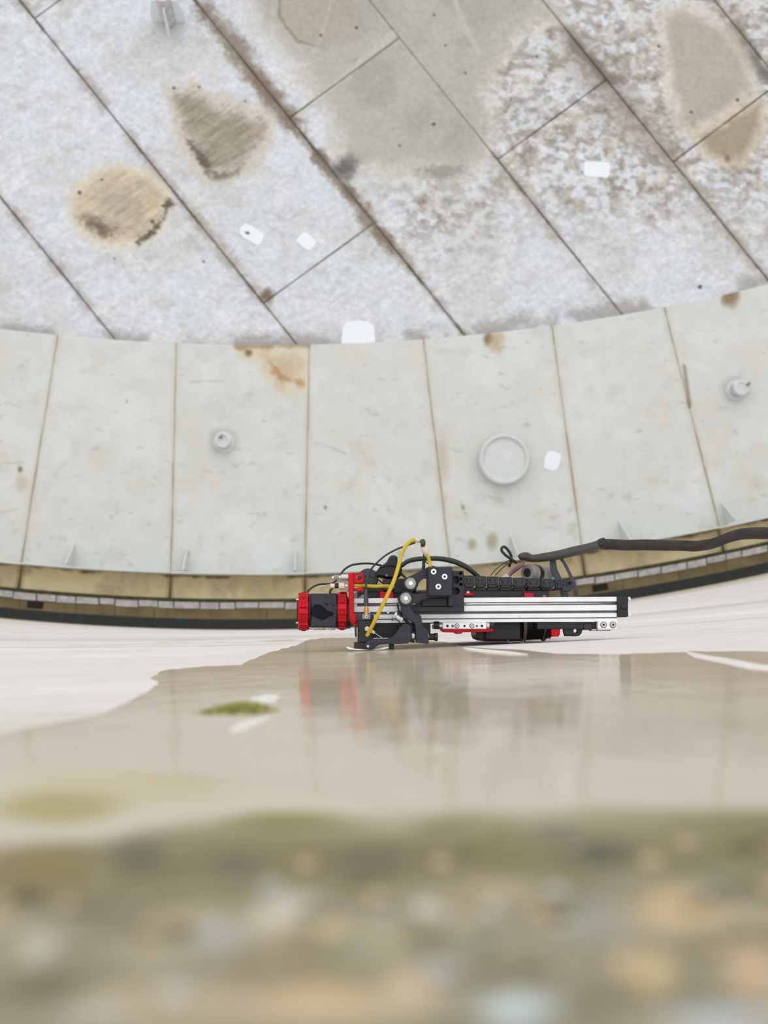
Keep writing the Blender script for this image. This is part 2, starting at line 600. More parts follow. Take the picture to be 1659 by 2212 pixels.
flake([(495, 1581), (520, 1566), (560, 1556), (588, 1552), (560, 1566), (530, 1580), (505, 1586)],
      'long pale paint flake on the wet floor just in front of the moss tuft')
flake([(540, 1512), (575, 1503), (606, 1505), (596, 1516), (560, 1518)], 'pale paint flake on the wet floor just behind the moss tuft', .0011)
flake([(1000, 1400), (1030, 1403), (1062, 1406), (1105, 1410), (1140, 1415), (1100, 1415), (1050, 1411), (1010, 1405)],
      'long pale dry flake on the floor under the crawler wheel', .0015)


# grit on the nearest strip
def grit():
    rnd = random.Random(11)
    base = bmesh.new()
    bmesh.ops.create_icosphere(base, subdivisions=1, radius=1)
    bv = [v.co.copy() for v in base.verts]; bf = [[v.index for v in f.verts] for f in base.faces]
    base.free()
    pal = [(166, 158, 138), (196, 176, 142), (210, 184, 146), (132, 126, 100), (186, 188, 186), (120, 110, 78), (150, 148, 120), (206, 204, 196)]
    mb, cols = MB(), []
    for _ in range(170):
        y = rnd.uniform(.10, .30)
        x = rnd.uniform(-.12, .14) * (y / .25) ** .5
        r = rnd.uniform(.0008, .0026)
        z = shell_z(x)
        sq = rnd.uniform(.35, .7); c = rnd.choice(pal); e = rnd.uniform(.7, 1.5)
        mb.add([(x + v.x * r * e * rnd.uniform(.8, 1.15), y + v.y * r, z + v.z * r * sq * rnd.uniform(.8, 1.1) + r * sq * .5) for v in bv], bf)
        cols += [c] * len(bv)
    o = mb.build('grit', M['grit'])
    a = o.data.color_attributes.new('stain', 'FLOAT_COLOR', 'POINT')
    rgba = np.ones((len(cols), 4), np.float32); rgba[:, :3] = lin(np.array(cols))
    a.data.foreach_set('color', rgba.reshape(-1))
    return tag(o, 'loose grey and orange grit scattered over the near edge of the floor', 'grit', None, 'stuff')


grit()

# ================================================================== the stained deck wall behind
SL = 0.805
SEAM = [-1096, -719, -342, 42, 420, 797, 1172, 1543, 1918, 2290, 2665, 3040]
CROSS = {0: [-600, 200, 900], 1: [-500, 120, 1000], 2: [-520, 60, 940], 3: [-575, 40, 655, 1270], 4: [-360, 255, 870], 5: [-270, 345, 960],
         6: [-265, 350, 965], 7: [-150, 500, 1100], 8: [-700, -60, 560], 9: [-850, -240, 380], 10: [-700, -60, 560]}
YD = D + 0.03
POND = [(505, -60), (560, 60), (640, 150), (705, 235), (728, 300), (745, 372), (800, 362), (870, 372), (940, 366), (1000, 382), (1050, 350), (1062, 290),
        (1050, 200), (1100, 90), (1195, 40), (1190, -60)]
POND2 = [(1432, 30), (1500, 24), (1560, 60), (1606, 120), (1624, 185), (1570, 240), (1496, 284), (1468, 262), (1450, 180)]
SMUDGE = [(365, 195), (420, 188), (445, 212), (500, 226), (585, 250), (582, 292), (545, 350), (492, 386), (452, 384), (416, 346), (382, 290)]
LOW5 = [(1497, 296), (1648, 212), (1652, 275), (1612, 338), (1572, 362), (1530, 338)]


def deck_colour(u, v):
    c = np.zeros(u.shape + (3,))
    n1, n2, n3 = fbm(u, v, 130, 1), fbm(u, v, 34, 2), fbm(u, v, 12, 4, 4)
    c[:] = (224, 229, 237)
    c = blend(c, (215, 217, 217), sstep(.42, .66, n1) * .8)
    c = blend(c, (232, 232, 236), sstep(.5, .75, fbm(u + v * .4, v * 2.2, 60, 8)) * .7)
    rub = fbm(u + v * 1.2, v * 4 - u * 2.4, 40, 12, 4)
    c = blend(c, (208, 206, 203), sstep(.55, .8, rub) * .4)
    fine = fbm(u, v, 6, 15, 3)
    c = c + ((fine - .5) * 16)[..., None]
    scr = fbm((u * .82 - v * .57) / 9, (u * .57 + v * .82), 5, 19, 3)        # fine brush marks running up to the right
    c = c + ((scr - .5) * 18)[..., None] * np.array([1, 1, .97])
    c = blend(c, (190, 184, 176), sstep(.6, .76, fbm(u + v * .7, v * 1.5 - u * .3, 55, 23)) * .3)
    # mottled dirt, strongest at the upper right
    dirty = sstep(520, 80, v - (u - 1000) * .25) * sstep(820, 1080, u) + .75 * np.exp(-((u - 950) / 120) ** 2 - ((v - 470) / 90) ** 2) \
        + .8 * np.exp(-((u - 1290) / 180) ** 2 - ((v - 330) / 120) ** 2) + .6 * sstep(120, -60, v) * sstep(250, 20, u)
    dirty = np.clip(dirty + .1, 0, 1)
    mo = sstep(.45, .66, n2 * .6 + n3 * .4)
    c = blend(c, (170, 160, 148), mo * dirty * .8)
    c = blend(c, (150, 138, 124), sstep(.48, .62, fbm(u + v * .6, v * 1.6 - u * .5, 18, 27, 4)) * dirty * .55)
    c = blend(c, (120, 106, 92), sstep(.57, .74, n2 * .4 + n3 * .3 + fine * .3) * dirty * .7)
    c = blend(c, (226, 220, 210), sstep(.55, .7, fbm(u, v, 22, 77, 3)) * dirty * .5)
    # dirt gathered along the seams
    jit = (n2 - .5) * 24 + (fine - .5) * 16
    for k, x0 in enumerate(SEAM):
        d = np.abs((u - x0 - SL * v) / math.hypot(1, SL))
        s = .55 if k in (3, 5, 6) else .8 if k == 4 else .45
        c = blend(c, (164, 152, 138), sstep(22, 2, d + jit) * s * sstep(.35, .6, fbm(u, v, 70, 20 + k)))
        c = blend(c, (112, 102, 92), sstep(6, 0, d + jit * .3) * s * (.35 + .9 * sstep(.35, .6, fbm(u, v, 45, 60 + k))))
    c = blend(c, (128, 112, 94), sstep(34, 4, linedist(u, v, [(440, 20), (520, 120), (600, 230), (640, 270)]) + jit * 1.3) * .75)
    c = blend(c, (120, 104, 88), sstep(22, 3, linedist(u, v, [(690, 340), (745, 402), (800, 480), (850, 545)]) + jit * 1.2) * .6)
    c = blend(c, (150, 138, 126), sstep(60, 8, linedist(u, v, [(1240, 90), (1300, 180), (1370, 270), (1440, 330)]) + jit * 1.6) * .5)
    c = blend(c, (112, 100, 90), sstep(20, 2, linedist(u, v, [(1240, 95), (1262, 118), (1310, 172), (1350, 172)]) + jit * .9) * .55)
    c = blend(c, (116, 96, 76), sstep(26, 4, np.hypot(u - 576, v - 640) + jit * .6) * .9)
    c = blend(c, (104, 98, 90), sstep(30, 0, linedist(u, v, [(1580, 60), (1612, 110), (1650, 160)]) + jit) * .8)
    c = blend(c, (120, 110, 98), sstep(16, 0, linedist(u, v, [(690, 225), (790, 140), (855, 80)]) + jit * .8) * .25)
    # foot of the deck where it meets the rim
    fb = 742 - (u - 520) ** 2 / 9140
    c = blend(c, (168, 164, 162), sstep(34, 0, fb - v + jit * 1.2) * sstep(.4, .6, fbm(u, v, 90, 33)) * .8)
    # tan ring stain
    j2 = (fbm(u, v, 26, 44) - .5) * .8 + (fine - .5) * .55
    d = np.hypot((u - 258) / 105, (v - 447) / 87) + j2 * .22
    c = blend(c, (226, 212, 186), sstep(1.22, .92, d) * .75)
    c = blend(c, (208, 190, 162), sstep(1.0, .8, d) * .75)
    c = blend(c, (188, 176, 158), sstep(.92, .2, d + (rub - .5) * .9) * .85)
    c = c + ((scr - .5) * 46 * sstep(1.05, .8, d))[..., None]
    c = blend(c, (92, 82, 70), sstep(1.25, .1, np.hypot((u - 214) / 44, (v - 490 - (u - 212) * .4) / 24) + j2 * 1.3) * .85)
    c = blend(c, (84, 74, 60), sstep(10, 0, linedist(u, v, [(362, 440), (356, 470), (330, 500), (296, 522)]) + j2 * 26) * .8)
    # brown drop-shaped stain
    d = polydist(u, v, SMUDGE) + j2 * 34
    c = blend(c, (214, 202, 188), sstep(26, 2, d) * .7)
    c = blend(c, (176, 164, 148), sstep(4, -28, d) * .92)
    c = blend(c, (158, 149, 132), sstep(-10, -50, d + (u - 480) * .1) * .6)
    c = c + ((scr - .5) * 54 * sstep(6, -14, d) + (rub - .5) * 26 * sstep(6, -14, d))[..., None]
    c = blend(c, (92, 80, 68), sstep(16, 0, linedist(u, v, [(410, 306), (430, 338), (450, 358)]) + j2 * 26) * .75)
    c = blend(c, (110, 98, 84), sstep(13, 0, linedist(u, v, [(450, 366), (475, 380), (510, 374)]) + j2 * 26) * .6)
    # large grey dried pond with a brown core
    d = polydist(u, v, POND) + j2 * 46
    c = blend(c, (214, 208, 198), sstep(34, 4, d) * .6)
    c = blend(c, (188, 186, 176), sstep(8, -40, d) * .95)
    c = blend(c, (168, 166, 158), sstep(-20, -80, d) * sstep(.42, .62, fbm(u, v, 90, 52)) * .7)
    core = polydist(u, v, [(602, -80), (600, 40), (640, 92), (700, 108), (770, 96), (830, 66), (850, 68), (960, 20), (960, -80)]) + j2 * 10
    c = blend(c, (180, 168, 154), sstep(3, -10, core) * sstep(900, 700, u) * .75)
    c = blend(c, (128, 112, 92), sstep(5, 1, np.abs(core + 3)) * sstep(720, 640, u) * .7)
    c = blend(c, (206, 203, 194), sstep(9, 5, linedist(u, v, [(648, 246), (740, 168), (850, 72)])) * .9)
    c = blend(c, (206, 204, 194), sstep(7, 3, linedist(u, v, [(978, -10), (1000, 50), (1036, 118)])) * .8)
    c = blend(c, (206, 204, 196), sstep(5, 2, linedist(u, v, [(720, -10), (690, 90), (668, 130)])) * .4)
    c = blend(c, (96, 94, 94), sstep(1.1, .2, np.hypot((u - 748 + (v - 365) * .25) / 36, (v - 362) / 30) + j2 * .9) * .85)
    c = blend(c, (120, 112, 106), sstep(1, .2, np.hypot((u - 950) / 70, (v - 372) / 22) + j2 * 1.3) * .45)
    c = blend(c, (186, 182, 174), sstep(0, -30, d) * .25)
    # small brown pond and its overflow
    d = polydist(u, v, POND2) + j2 * 16
    c = blend(c, (218, 209, 196), sstep(32, 4, d) * .7)
    c = blend(c, (182, 173, 161), sstep(4, -20, d) * .97)
    c = c + ((n1 - .5) * 30 * sstep(4, -20, d))[..., None]
    c = blend(c, (150, 138, 124), sstep(-1, -26, polydist(u, v, [(1462, 240), (1500, 250), (1530, 262), (1496, 288)]) + j2 * 20) * .7)
    d = polydist(u, v, LOW5) + j2 * 22
    c = blend(c, (216, 202, 180), sstep(20, 2, d) * .7)
    c = blend(c, (168, 154, 132), sstep(4, -22, d) * .92)
    c = blend(c, (96, 84, 68), sstep(14, 2, np.hypot(u - 1572, v - 344) + j2 * 12) * .7)
    # flecks
    for fx, fy, fr in ((376, 190, 3), (430, 188, 3), (530, 219, 2.5), (172, 416, 4), (220, 388, 2.5), (247, 558, 2), (440, 565, 2.5), (937, 268, 3.5),
                       (770, 60, 3), (693, 76, 3), (1160, 122, 3), (1423, 100, 3), (1593, 216, 3.5), (1493, 242, 3), (962, 98, 2.5), (1512, 620, 4.5), (938, 32, 2.5),
                       (1005, 158, 2.5), (863, 315, 2.5), (330, 479, 4), (352, 444, 3)):
        c = blend(c, (56, 48, 40), sstep(fr + 1.5, fr - 1.5, np.hypot(u - fx, v - fy)) * .85)
    return c * .96


def deck_pt(u, v, Y):
    dx = fw.x + rt.x * (u - W / 2) / F - up.x * (v - H / 2) / F
    dy = fw.y + rt.y * (u - W / 2) / F - up.y * (v - H / 2) / F
    dz = fw.z + rt.z * (u - W / 2) / F - up.z * (v - H / 2) / F
    t = Y / dy
    return np.stack([CAM.x + dx * t, np.full_like(u, Y), CAM.z + dz * t], -1)


deck = empty('wall_back', at(830, 400, YD + .02))
tag(deck, 'stained off-white steel deck of lapped diagonal plates behind and above the crawler', 'wall', None, 'structure')
plates = {}
for k in range(len(SEAM) - 1):
    cr = CROSS[k]
    ends = [cr[0] - 500] + cr + [cr[-1] + 500]
    for ci, (t0, t1) in enumerate(zip(ends, ends[1:])):
        # skip what lies entirely out of view or under the rim
        us = [SEAM[k] + SL * t0, SEAM[k + 1] + SL * (t1 - 173)]
        if us[1] < -900 or us[0] > 2900 or t0 - 173 > 830 or t1 < -620: continue
        g = 1.1
        t1c = min(t1, 960); t0c = max(t0, -900)
        vis = us[1] > -20 and us[0] < 1680
        stp = 2.7 if vis else 14
        n = max(4, int((t1c - t0c) / stp)); m = max(4, int(300 / stp))
        T, S = np.meshgrid(np.linspace(t0c + g, t1c - g, n), np.linspace(g / 300, 1 - g / 300, m), indexing='ij')
        v = T - 173 * S
        xl = SEAM[k] + SL * T
        u = xl + S * (SEAM[k + 1] - SEAM[k] - SL * 173)
        Yp = YD - .004 * ((k + ci) % 2)
        P = deck_pt(u, v, Yp)
        # slight waviness of the thin plates
        P[..., 1] += (fbm(u, v, 260, 90 + k) - .5) * .02 * np.sin(np.clip(S, 0, 1) * math.pi) * np.sin(np.clip((T - t0c) / (t1c - t0c), 0, 1) * math.pi)
        # bent-back edges give each plate its thickness
        P = np.concatenate([P[:1] + [0, .012, 0], P, P[-1:] + [0, .012, 0]], 0)
        P = np.concatenate([P[:, :1] + [0, .012, 0], P, P[:, -1:] + [0, .012, 0]], 1)
        c = deck_colour(u, v)
        c = np.concatenate([c[:1], c, c[-1:]], 0)
        c = np.concatenate([c[:, :1], c, c[:, -1:]], 1)
        plates[(k, ci)] = link('plate', grid_mesh('plate', P, c), M['deck'], deck)
# the sheet seen in the joints
U, V = np.meshgrid(np.arange(-900, 2900, 12.0), np.arange(-700, 860, 12.0))
cj = np.zeros(U.shape + (3,)); cj[:] = (104, 94, 84)
cj = blend(cj, (184, 180, 170), sstep(20, -30, polydist(U, V, POND)))
cj = blend(cj, (172, 165, 156), sstep(.46, .6, fbm(U, V, 80, 14)))
link('joint_backing', grid_mesh('joint_backing', deck_pt(U, V, YD + .012), cj), M['deck'], deck)


def patch(poly, Y, parent):
    mb = MB()
    mb.slab(poly, Y - .004, Y + .002, (), .0015)
    return mb.build('paint_patch', M['white'], parent)


def near_round(cx, cy, w_, h_, rot, n=9, seed=0, pw=.55):
    rnd = random.Random(seed)
    out = []
    for i in range(n * 2):
        a = math.pi * i / n
        x = math.copysign(abs(math.cos(a)) ** pw, math.cos(a)) * w_ * rnd.uniform(.92, 1.04)
        y = math.copysign(abs(math.sin(a)) ** pw, math.sin(a)) * h_ * rnd.uniform(.92, 1.04)
        out.append((cx + x * math.cos(rot) - y * math.sin(rot), cy + x * math.sin(rot) + y * math.cos(rot)))
    return out


tag(patch(near_round(544, 506, 28, 16, .55, seed=1), YD - .006, deck), 'white touch-up patch with a dark chip')
patch(near_round(662, 521, 20, 15, .6, seed=2), YD - .006, deck)
patch(near_round(1290, 366, 29, 17, .08, seed=3, pw=.35), YD - .006, deck)
patch([(737, 742), (740, 706), (748, 696), (770, 692), (795, 694), (808, 704), (810, 722), (811, 742)], YD - .006, deck)
MB().slab([(528, 500), (538, 500), (540, 506), (532, 506)], YD - .0125, YD - .008, (), .0005).build('dark_chip', M['tan'], deck)

# ================================================================== the curved white rim
RC = Vector((X0, 0, R))               # centre line of the round tank
PXM = F / D                           # photo pixels per metre on the deck


def ring_pt(px_x, off, Y):            # a point at photo column px_x of the circle that lies off metres inside the shell
    x = at(px_x, 1000, Y).x
    rr = R - off
    return Vector((x, Y, R - math.sqrt(rr * rr - (x - X0) ** 2)))


OFF_IN, OFF_LIP = 618 / PXM, 122 / PXM
RIMSEAM = [(-1000, -1250), (-730, -930), (-460, -620), (-170, -290), (120, 50), (378, 372), (667, 660), (915, 972), (1195, 1256), (1440, 1552), (1690, 1850), (1940, 2140), (2190, 2430), (2440, 2720), (2690, 3010)]
RUST = [(502, 742), (667, 742), (664, 850), (612, 856), (582, 826), (556, 790), (522, 772)]


def rim_colour(u, v, sd=None, seed=0):
    c = np.zeros(u.shape + (3,))
    n1, n2, n3 = fbm(u, v, 150, 101), fbm(u, v, 40, 102), fbm(u, v, 14, 103, 4)
    c[:] = (221, 223, 219)
    c = blend(c, (229, 231, 230), sstep(.5, .72, n1) * .8)
    c = blend(c, (222, 217, 209), sstep(.5, .75, fbm(u, v, 70, 110)) * .6)
    c = blend(c, (204, 200, 190), sstep(.6, .8, n2) * .35)
    c = blend(c, (192, 185, 170), sstep(.62, .76, n3 * .6 + n2 * .4) * sstep(950, 1150, v) * .45)
    c = blend(c, (196, 192, 184), sstep(.72, .8, fbm(u, v * 3, 30, 120)) * .6)
    jit = (n2 - .5) * 12
    if sd is not None:
        c = blend(c, (208, 196, 174), sstep(13, 1, sd + jit) * .36)
        c = blend(c, (166, 150, 124), sstep(3.5, .3, sd + jit * .25) * sstep(.36, .62, fbm(u * 0, v, 60, 130 + seed)) * .55)
    c = blend(c, (196, 178, 150), sstep(40, 0, np.hypot((u - 955) * 1.6, (v - 990) * .35) + jit * 3) * .6)
    c = blend(c, (120, 98, 72), sstep(7, 1, linedist(u, v, [(1478, 790), (1490, 878)]) + jit * .5) * .6)
    j2 = fbm(u, v, 26, 144) - .5
    d = polydist(u, v, RUST) + j2 * 16
    c = blend(c, (226, 214, 192), sstep(8, -4, d) * .9)
    c = blend(c, (208, 184, 150), sstep(-6, -40, d + j2 * 40) * .75)
    c = blend(c, (180, 132, 78), sstep(10, 0, linedist(u, v, [(585, 785), (602, 808), (622, 822), (650, 828)]) + j2 * 34) * .6)
    c = blend(c, (150, 116, 78), sstep(10, 1, linedist(u, v, [(512, 748), (575, 748), (664, 745)]) + j2 * 14) * .6)
    c = blend(c, (110, 84, 60), sstep(12, 2, np.hypot(u - 538, v - 762) + j2 * 10) * .8)
    for fx, fy, fr, col in ((1055, 733, 13, (104, 78, 48)), (1070, 742, 22, (196, 172, 136)), (1580, 640, 20, (140, 112, 80)), (43, 1014, 7, (128, 112, 80)),
                            (703, 1096, 3, (50, 46, 36)), (1062, 1170, 15, (176, 164, 140)), (1020, 1175, 12, (178, 168, 144)), (1000, 1095, 5, (150, 138, 110)),
                            (46, 1045, 18, (204, 196, 180)), (273, 867, 2.5, (120, 110, 90))):
        c = blend(c, col, sstep(fr * 1.3, fr * .3, np.hypot(u - fx, (v - fy) * .8) + j2 * fr) * .85)
    for ln in ([(994, 1078), (1000, 1100), (1006, 1110)], [(410, 826), (440, 824), (485, 823)], [(683, 955), (720, 968), (745, 980)], [(0, 1108), (40, 1098)]):
        c = blend(c, (172, 166, 156), sstep(4, .5, linedist(u, v, ln) + j2 * 5) * .4)
    # greyer halos round the two stub posts and the manhole cover
    for hx, hy in ((482, 955), (1590, 842)):
        c = blend(c, (178, 174, 174), sstep(40, 16, np.hypot(u - hx, v - hy) + j2 * 12) * .55)
    c = blend(c, (202, 200, 198), sstep(64, 40, np.hypot(u - 1088, v - 994) + j2 * 14) * .6)
    return c * np.array([.95, .953, .95])


rim = empty('trim_1', ring_pt(830, OFF_IN, D))
tag(rim, 'curved off-white rim of wide plates between the stained deck and the beige band', 'rim', None, 'structure')
YR = D - .012
for (xa, xb), (xc, xd) in zip(RIMSEAM, RIMSEAM[1:]):
    n, m = 132, 80
    t, s = np.meshgrid(np.linspace(0, 1, n), np.linspace(0, 1, m), indexing='ij')
    g = .42
    col_px = (xa + (xb - xa) * t) * (1 - s) + (xc + (xd - xc) * t) * s + (1 - 2 * s) * g
    off = OFF_IN + (OFF_LIP - .03 - OFF_IN) * t
    x = deck_pt(col_px, np.full_like(col_px, 1000.0), YR)[..., 0]
    z = R - np.sqrt((R - off) ** 2 - (x - X0) ** 2)
    P = np.stack([x, np.full_like(x, YR), z], -1)
    u, v = project(x, YR, z)
    sd = np.minimum(s * 1.0, 1 - s) * ((xc - xa) * (1 - t) + (xd - xb) * t)
    c = rim_colour(u, v, sd, int(xa) % 7)
    P = np.concatenate([P[:1] + [0, .05, 0], P, P[-1:] + [0, .05, 0]], 0)
    P = np.concatenate([P[:, :1] + [0, .01, 0], P, P[:, -1:] + [0, .01, 0]], 1)
    c = np.concatenate([c[:1], c, c[-1:]], 0)
    c = np.concatenate([c[:, :1], c, c[:, -1:]], 1)
    link('rim_plate', grid_mesh('rim_plate', P, c), M['rim'], rim)


def ring_strip(name, xs, o0, y0, o1, y1, material, parent, th=.008, col=None, seg=None):
    """band between two circles: offset o0 at depth y0 to offset o1 at depth y1, over photo columns xs"""
    n = seg or max(2, int((xs[1] - xs[0]) / 30))
    mb = MB()
    vs, fs = [], []
    for i in range(n + 1):
        px_ = xs[0] + (xs[1] - xs[0]) * i / n
        a, b = ring_pt(px_, o0, y0), ring_pt(px_, o1, y1)
        b = Vector((a.x + (b.x - a.x) * 0, b.y, ring_pt(px_, o1, y1).z)) if abs(y1 - y0) > .02 else b
        if abs(y1 - y0) > .02:
            b = Vector((a.x, y1, R - math.sqrt((R - o1) ** 2 - (a.x - X0) ** 2)))
        nrm = Vector((0, b.y - a.y, b.z - a.z)).cross(Vector((1, 0, 0))).normalized() * th
        if nrm.y < 0: nrm = -nrm
        vs += [a, b, b + nrm, a + nrm]
    for i in range(n):
        for k in range(4):
            q = (k + 1) % 4
            fs.append((i * 4 + k, i * 4 + q, i * 4 + 4 + q, i * 4 + 4 + k))
    fs += [(0, 1, 2, 3), (n * 4 + 3, n * 4 + 2, n * 4 + 1, n * 4)]
    mb.add(vs, fs)
    o = mb.build(name, material, parent)
    return o


ring_strip('joint_backing', (-1000, 2700), OFF_IN - .01, YR + .006, OFF_LIP - .03, YR + .006, M['joint'], rim, .01)

# upstand at the outer edge of the rim, braced by gussets
HD = .40
ups = empty('trim_2', ring_pt(830, OFF_LIP, YR))
tag(ups, 'thin white upstand with triangular gussets along the outer edge of the rim', 'rim upstand', None, 'structure')
LIPX = [-1240, -930, -600, -290, 50, 372, 530, 660, 972, 1256, 1552, 1850, 2140, 2430, 2700]
for a, b in zip(LIPX, LIPX[1:]):
    o1 = (122 + random.uniform(-1.2, 1.2)) * (D - HD) / F
    ring_strip('upstand_plate', (a + .4, b - .4), o1, D - HD, o1 + .002, D + .06, M['grey_white'], ups, .012)
for gx in (-720, -430, -140, 160, 405, 640, 868, 1108, 1343, 1566, 1800, 2040, 2280, 2520):
    a = ring_pt(gx, OFF_LIP + .006, YR + .004)
    b = Vector((a.x, D - HD + .02, a.z))
    d = (Vector((X0, 0, R)) - Vector((a.x, 0, a.z))).normalized() * (52 / PXM)
    c = a + d + Vector((0, 0, 0))
    tn = Vector((d.z, 0, -d.x)).normalized() * .008
    mb = MB()
    e = a + d * .9 + Vector((0, -.012, 0))
    mb.add([a - tn, b - tn, e - tn, c - tn, a + tn, b + tn, e + tn, c + tn],
           [(0, 1, 2, 3), (7, 6, 5, 4), (0, 4, 5, 1), (1, 5, 6, 2), (2, 6, 7, 3), (3, 7, 4, 0)])
    mb.build('gusset', M['grey_white'], ups)

# beige band
beige = empty('trim_3', ring_pt(830, .4, D + .05))
tag(beige, 'weathered beige band below the white rim with green stain along its foot', 'seal band', None, 'structure')
for (xa, xb), (xc, xd) in zip(RIMSEAM, RIMSEAM[1:]):
    n, m = 40, 90
    t, s = np.meshgrid(np.linspace(0, 1, n), np.linspace(0, 1, m), indexing='ij')
    cp = xb * (1 - s) + xd * s + (1 - 2 * s) * .8 + (t - .5) * (xb - xa + xd - xc) * .06
    YB = D + .06
    off = (130 + (60 - 130) * t) / PXM
    x = deck_pt(cp, np.full_like(cp, 1000.0), YB)[..., 0]
    z = R - np.sqrt((R - off) ** 2 - (x - X0) ** 2)
    P = np.stack([x, np.full_like(x, YB) - .03 * t, z], -1)
    u, v = project(x, YB, z)
    c = np.zeros(u.shape + (3,)); c[:] = (238, 221, 180)
    c = blend(c, (218, 200, 160), sstep(.45, .7, fbm(u, v, 60, 201)) * .8)
    c = blend(c, (176, 160, 124), sstep(.56, .8, fbm(u, v, 22, 202)) * .4)
    c = blend(c, (94, 80, 54), sstep(.33, .2, t + (fbm(u, v, 14, 203) - .5) * .16) * sstep(.36, .6, fbm(u, v, 40, 204)) * .9)
    c = blend(c, (140, 124, 90), sstep(.03, 0, np.minimum(s, 1 - s)) * .7)
    P = np.concatenate([P[:, :1] + [0, .01, 0], P, P[:, -1:] + [0, .01, 0]], 1)
    c = np.concatenate([c[:, :1], c, c[:, -1:]], 1)
    link('band_panel', grid_mesh('band_panel', P, c), M['beige'], beige)
ring_strip('joint_backing', (-1000, 2700), 128 / PXM, D + .075, 60 / PXM, D + .075, M['tan'], beige, .01)

# seal between rim and shell
seal = empty('trim_4', ring_pt(830, .1, D))
tag(seal, 'brown seal with a row of grey clamp bars and a dark rubber foot at the floor', 'seal', None, 'structure')
ring_strip('green_edge', (-1000, 2700), 63.5 / PXM, D - .005, 56 / PXM, D + .005, M['moss_line'], seal, .03)
ring_strip('seal_backing', (-1000, 2700), 60 / PXM, D + .012, 8 / PXM, D - .12, M['rubber'], seal, .01)
rnd = random.Random(4)
x = -1000.0
while x < 2680:
    wd = rnd.choice((34, 42, 50, 56)); o = rnd.uniform(-2.2, 1.2)
    ring_strip('clamp_bar', (x, x + wd - 2.6), (58 + o * .4) / PXM, D - .03, (45 + o) / PXM, D - .045 + rnd.uniform(-.008, .008), M['clamp'], seal, .02, seg=2)
    x += wd
x = -1000.0
hole_near = [(64, 100), (1275, 1310)]
while x < 2680:
    wd = rnd.choice((84, 100, 120))
    ring_strip('seal_sheet', (x, x + wd - 1.1), (54 + rnd.uniform(-.5, .5)) / PXM, D - .005 + rnd.uniform(0, .006), 9 / PXM, D - .14, M['brown'], seal, .006, seg=3)
    x += wd
for a, b in ((66, 99), (1277, 1309)):
    ring_strip('dark_slot', (a, b), 41 / PXM, D - .062, 28 / PXM, D - .098, M['black'], seal, .02, seg=2)
ring_strip('rubber_wiper', (-1200, 2800), 15 / PXM, D - .16, -.002, D - .24, M['rubber'], seal, .02)
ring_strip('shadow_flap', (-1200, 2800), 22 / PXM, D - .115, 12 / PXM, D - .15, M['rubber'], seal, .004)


# ------------------------------------------------------------------ fittings on the rim and deck
def lid():
    t = empty('manhole_cover', at(1088, 990, YR - .005))
    tag(t, 'large round pale grey manhole cover with a raised rim, on the white rim', 'manhole cover')
    base = at(1086, 995, YR + .01)
    r = 54 / PXM
    ax = (0, -1, 0)
    MB().lathe(base, ax, [(0, r * 1.0), (.10, r * .99), (.10, r * .9)], 56, True).build('neck', M['grey_white'], t)
    MB().lathe(base + Vector((0, -.10, 0)), ax, [(0, r * .5), (0, r * 1.02), (.03, r * 1.02), (.036, r * .99), (.036, r * .88), (.02, r * .85), (.016, r * .8), (.024, .001)], 64).build('lid', M['grey_white'], t)
    mb = MB()
    mb.lathe(base + Vector((0, -.137, 0)), ax, [(0, r * .87), (.006, r * .88), (.008, r * .95), (.004, r * .99), (0, r * .99), (0, r * .87)], 64, True, None, False)
    mb.build('lid_rim', M['grey_white'], t)


lid()


def stub(px, py, label, tilt):
    t = empty('stub_post', at(px, py, YR))
    tag(t, label, 'post', 'stub posts on the white rim')
    b = at(px, py, YR + .01)
    ax = (0, -1, 0)
    MB().lathe(b, ax, [(0, .10), (.012, .10), (.02, .085)], 28).build('base_pad', M['grey_white'], t)
    MB().lathe(b, ax, [(.015, .068), (.16, .066), (.165, .05)], 24, True).build('sleeve', M['clamp'], t)
    MB().lathe(b + Vector((0, -.15, 0)), ax, [(0, .06), (0, .078), (.03, .08), (.04, .07), (.04, .045), (.03, .04), (.03, .001)], 28).build('cap', M['grey_white'], t)
    MB().lathe(b + Vector((tilt, -.12, .01)), (0.2, -1, .2), [(0, .016), (.11, .016)], 12).build('locking_pin', M['grey'], t)


stub(484, 955, 'short capped stub post on the white rim, left of the crawler, below the rust patch', -.03)
stub(1590, 843, 'short capped stub post on the white rim near the right edge of the photo', .045)

leg = empty('deck_leg', at(366, 48, YD))
tag(leg, 'pale grey deck leg with triangular fins standing on the stained deck at top', 'leg')
b = at(366, 48, YD)
MB().lathe(b, (0, -1, 0), [(0, .175), (.012, .175), (.016, .155)], 32).build('base_pad', M['grey_white'], leg)
MB().lathe(b, (0, -1, 0), [(.01, .07), (.62, .07)], 28, True).build('tube', M['clamp'], leg)
for k in range(4):
    a = math.radians(90 * k)
    d = Vector((math.cos(a), 0, math.sin(a)))
    n = Vector((-d.z, 0, d.x)) * .006
    q = [b + d * .06, b + d * .165, b + d * .165 + Vector((0, -.2, 0)), b + d * .12 + Vector((0, -.5, 0)), b + d * .06 + Vector((0, -.5, 0))]
    mb = MB()
    mb.add([p - n for p in q] + [p + n for p in q], [(0, 1, 2, 3, 4), (9, 8, 7, 6, 5)] + [(i, (i + 1) % 5, (i + 1) % 5 + 5, i + 5) for i in range(5)])
    mb.build('fin', M['white'], leg)

p = patch(near_round(1193, 996, 18, 21, .3, seed=8), YR - .003, rim)
tag(p, 'small bluish white touch-up patch beside the manhole cover')

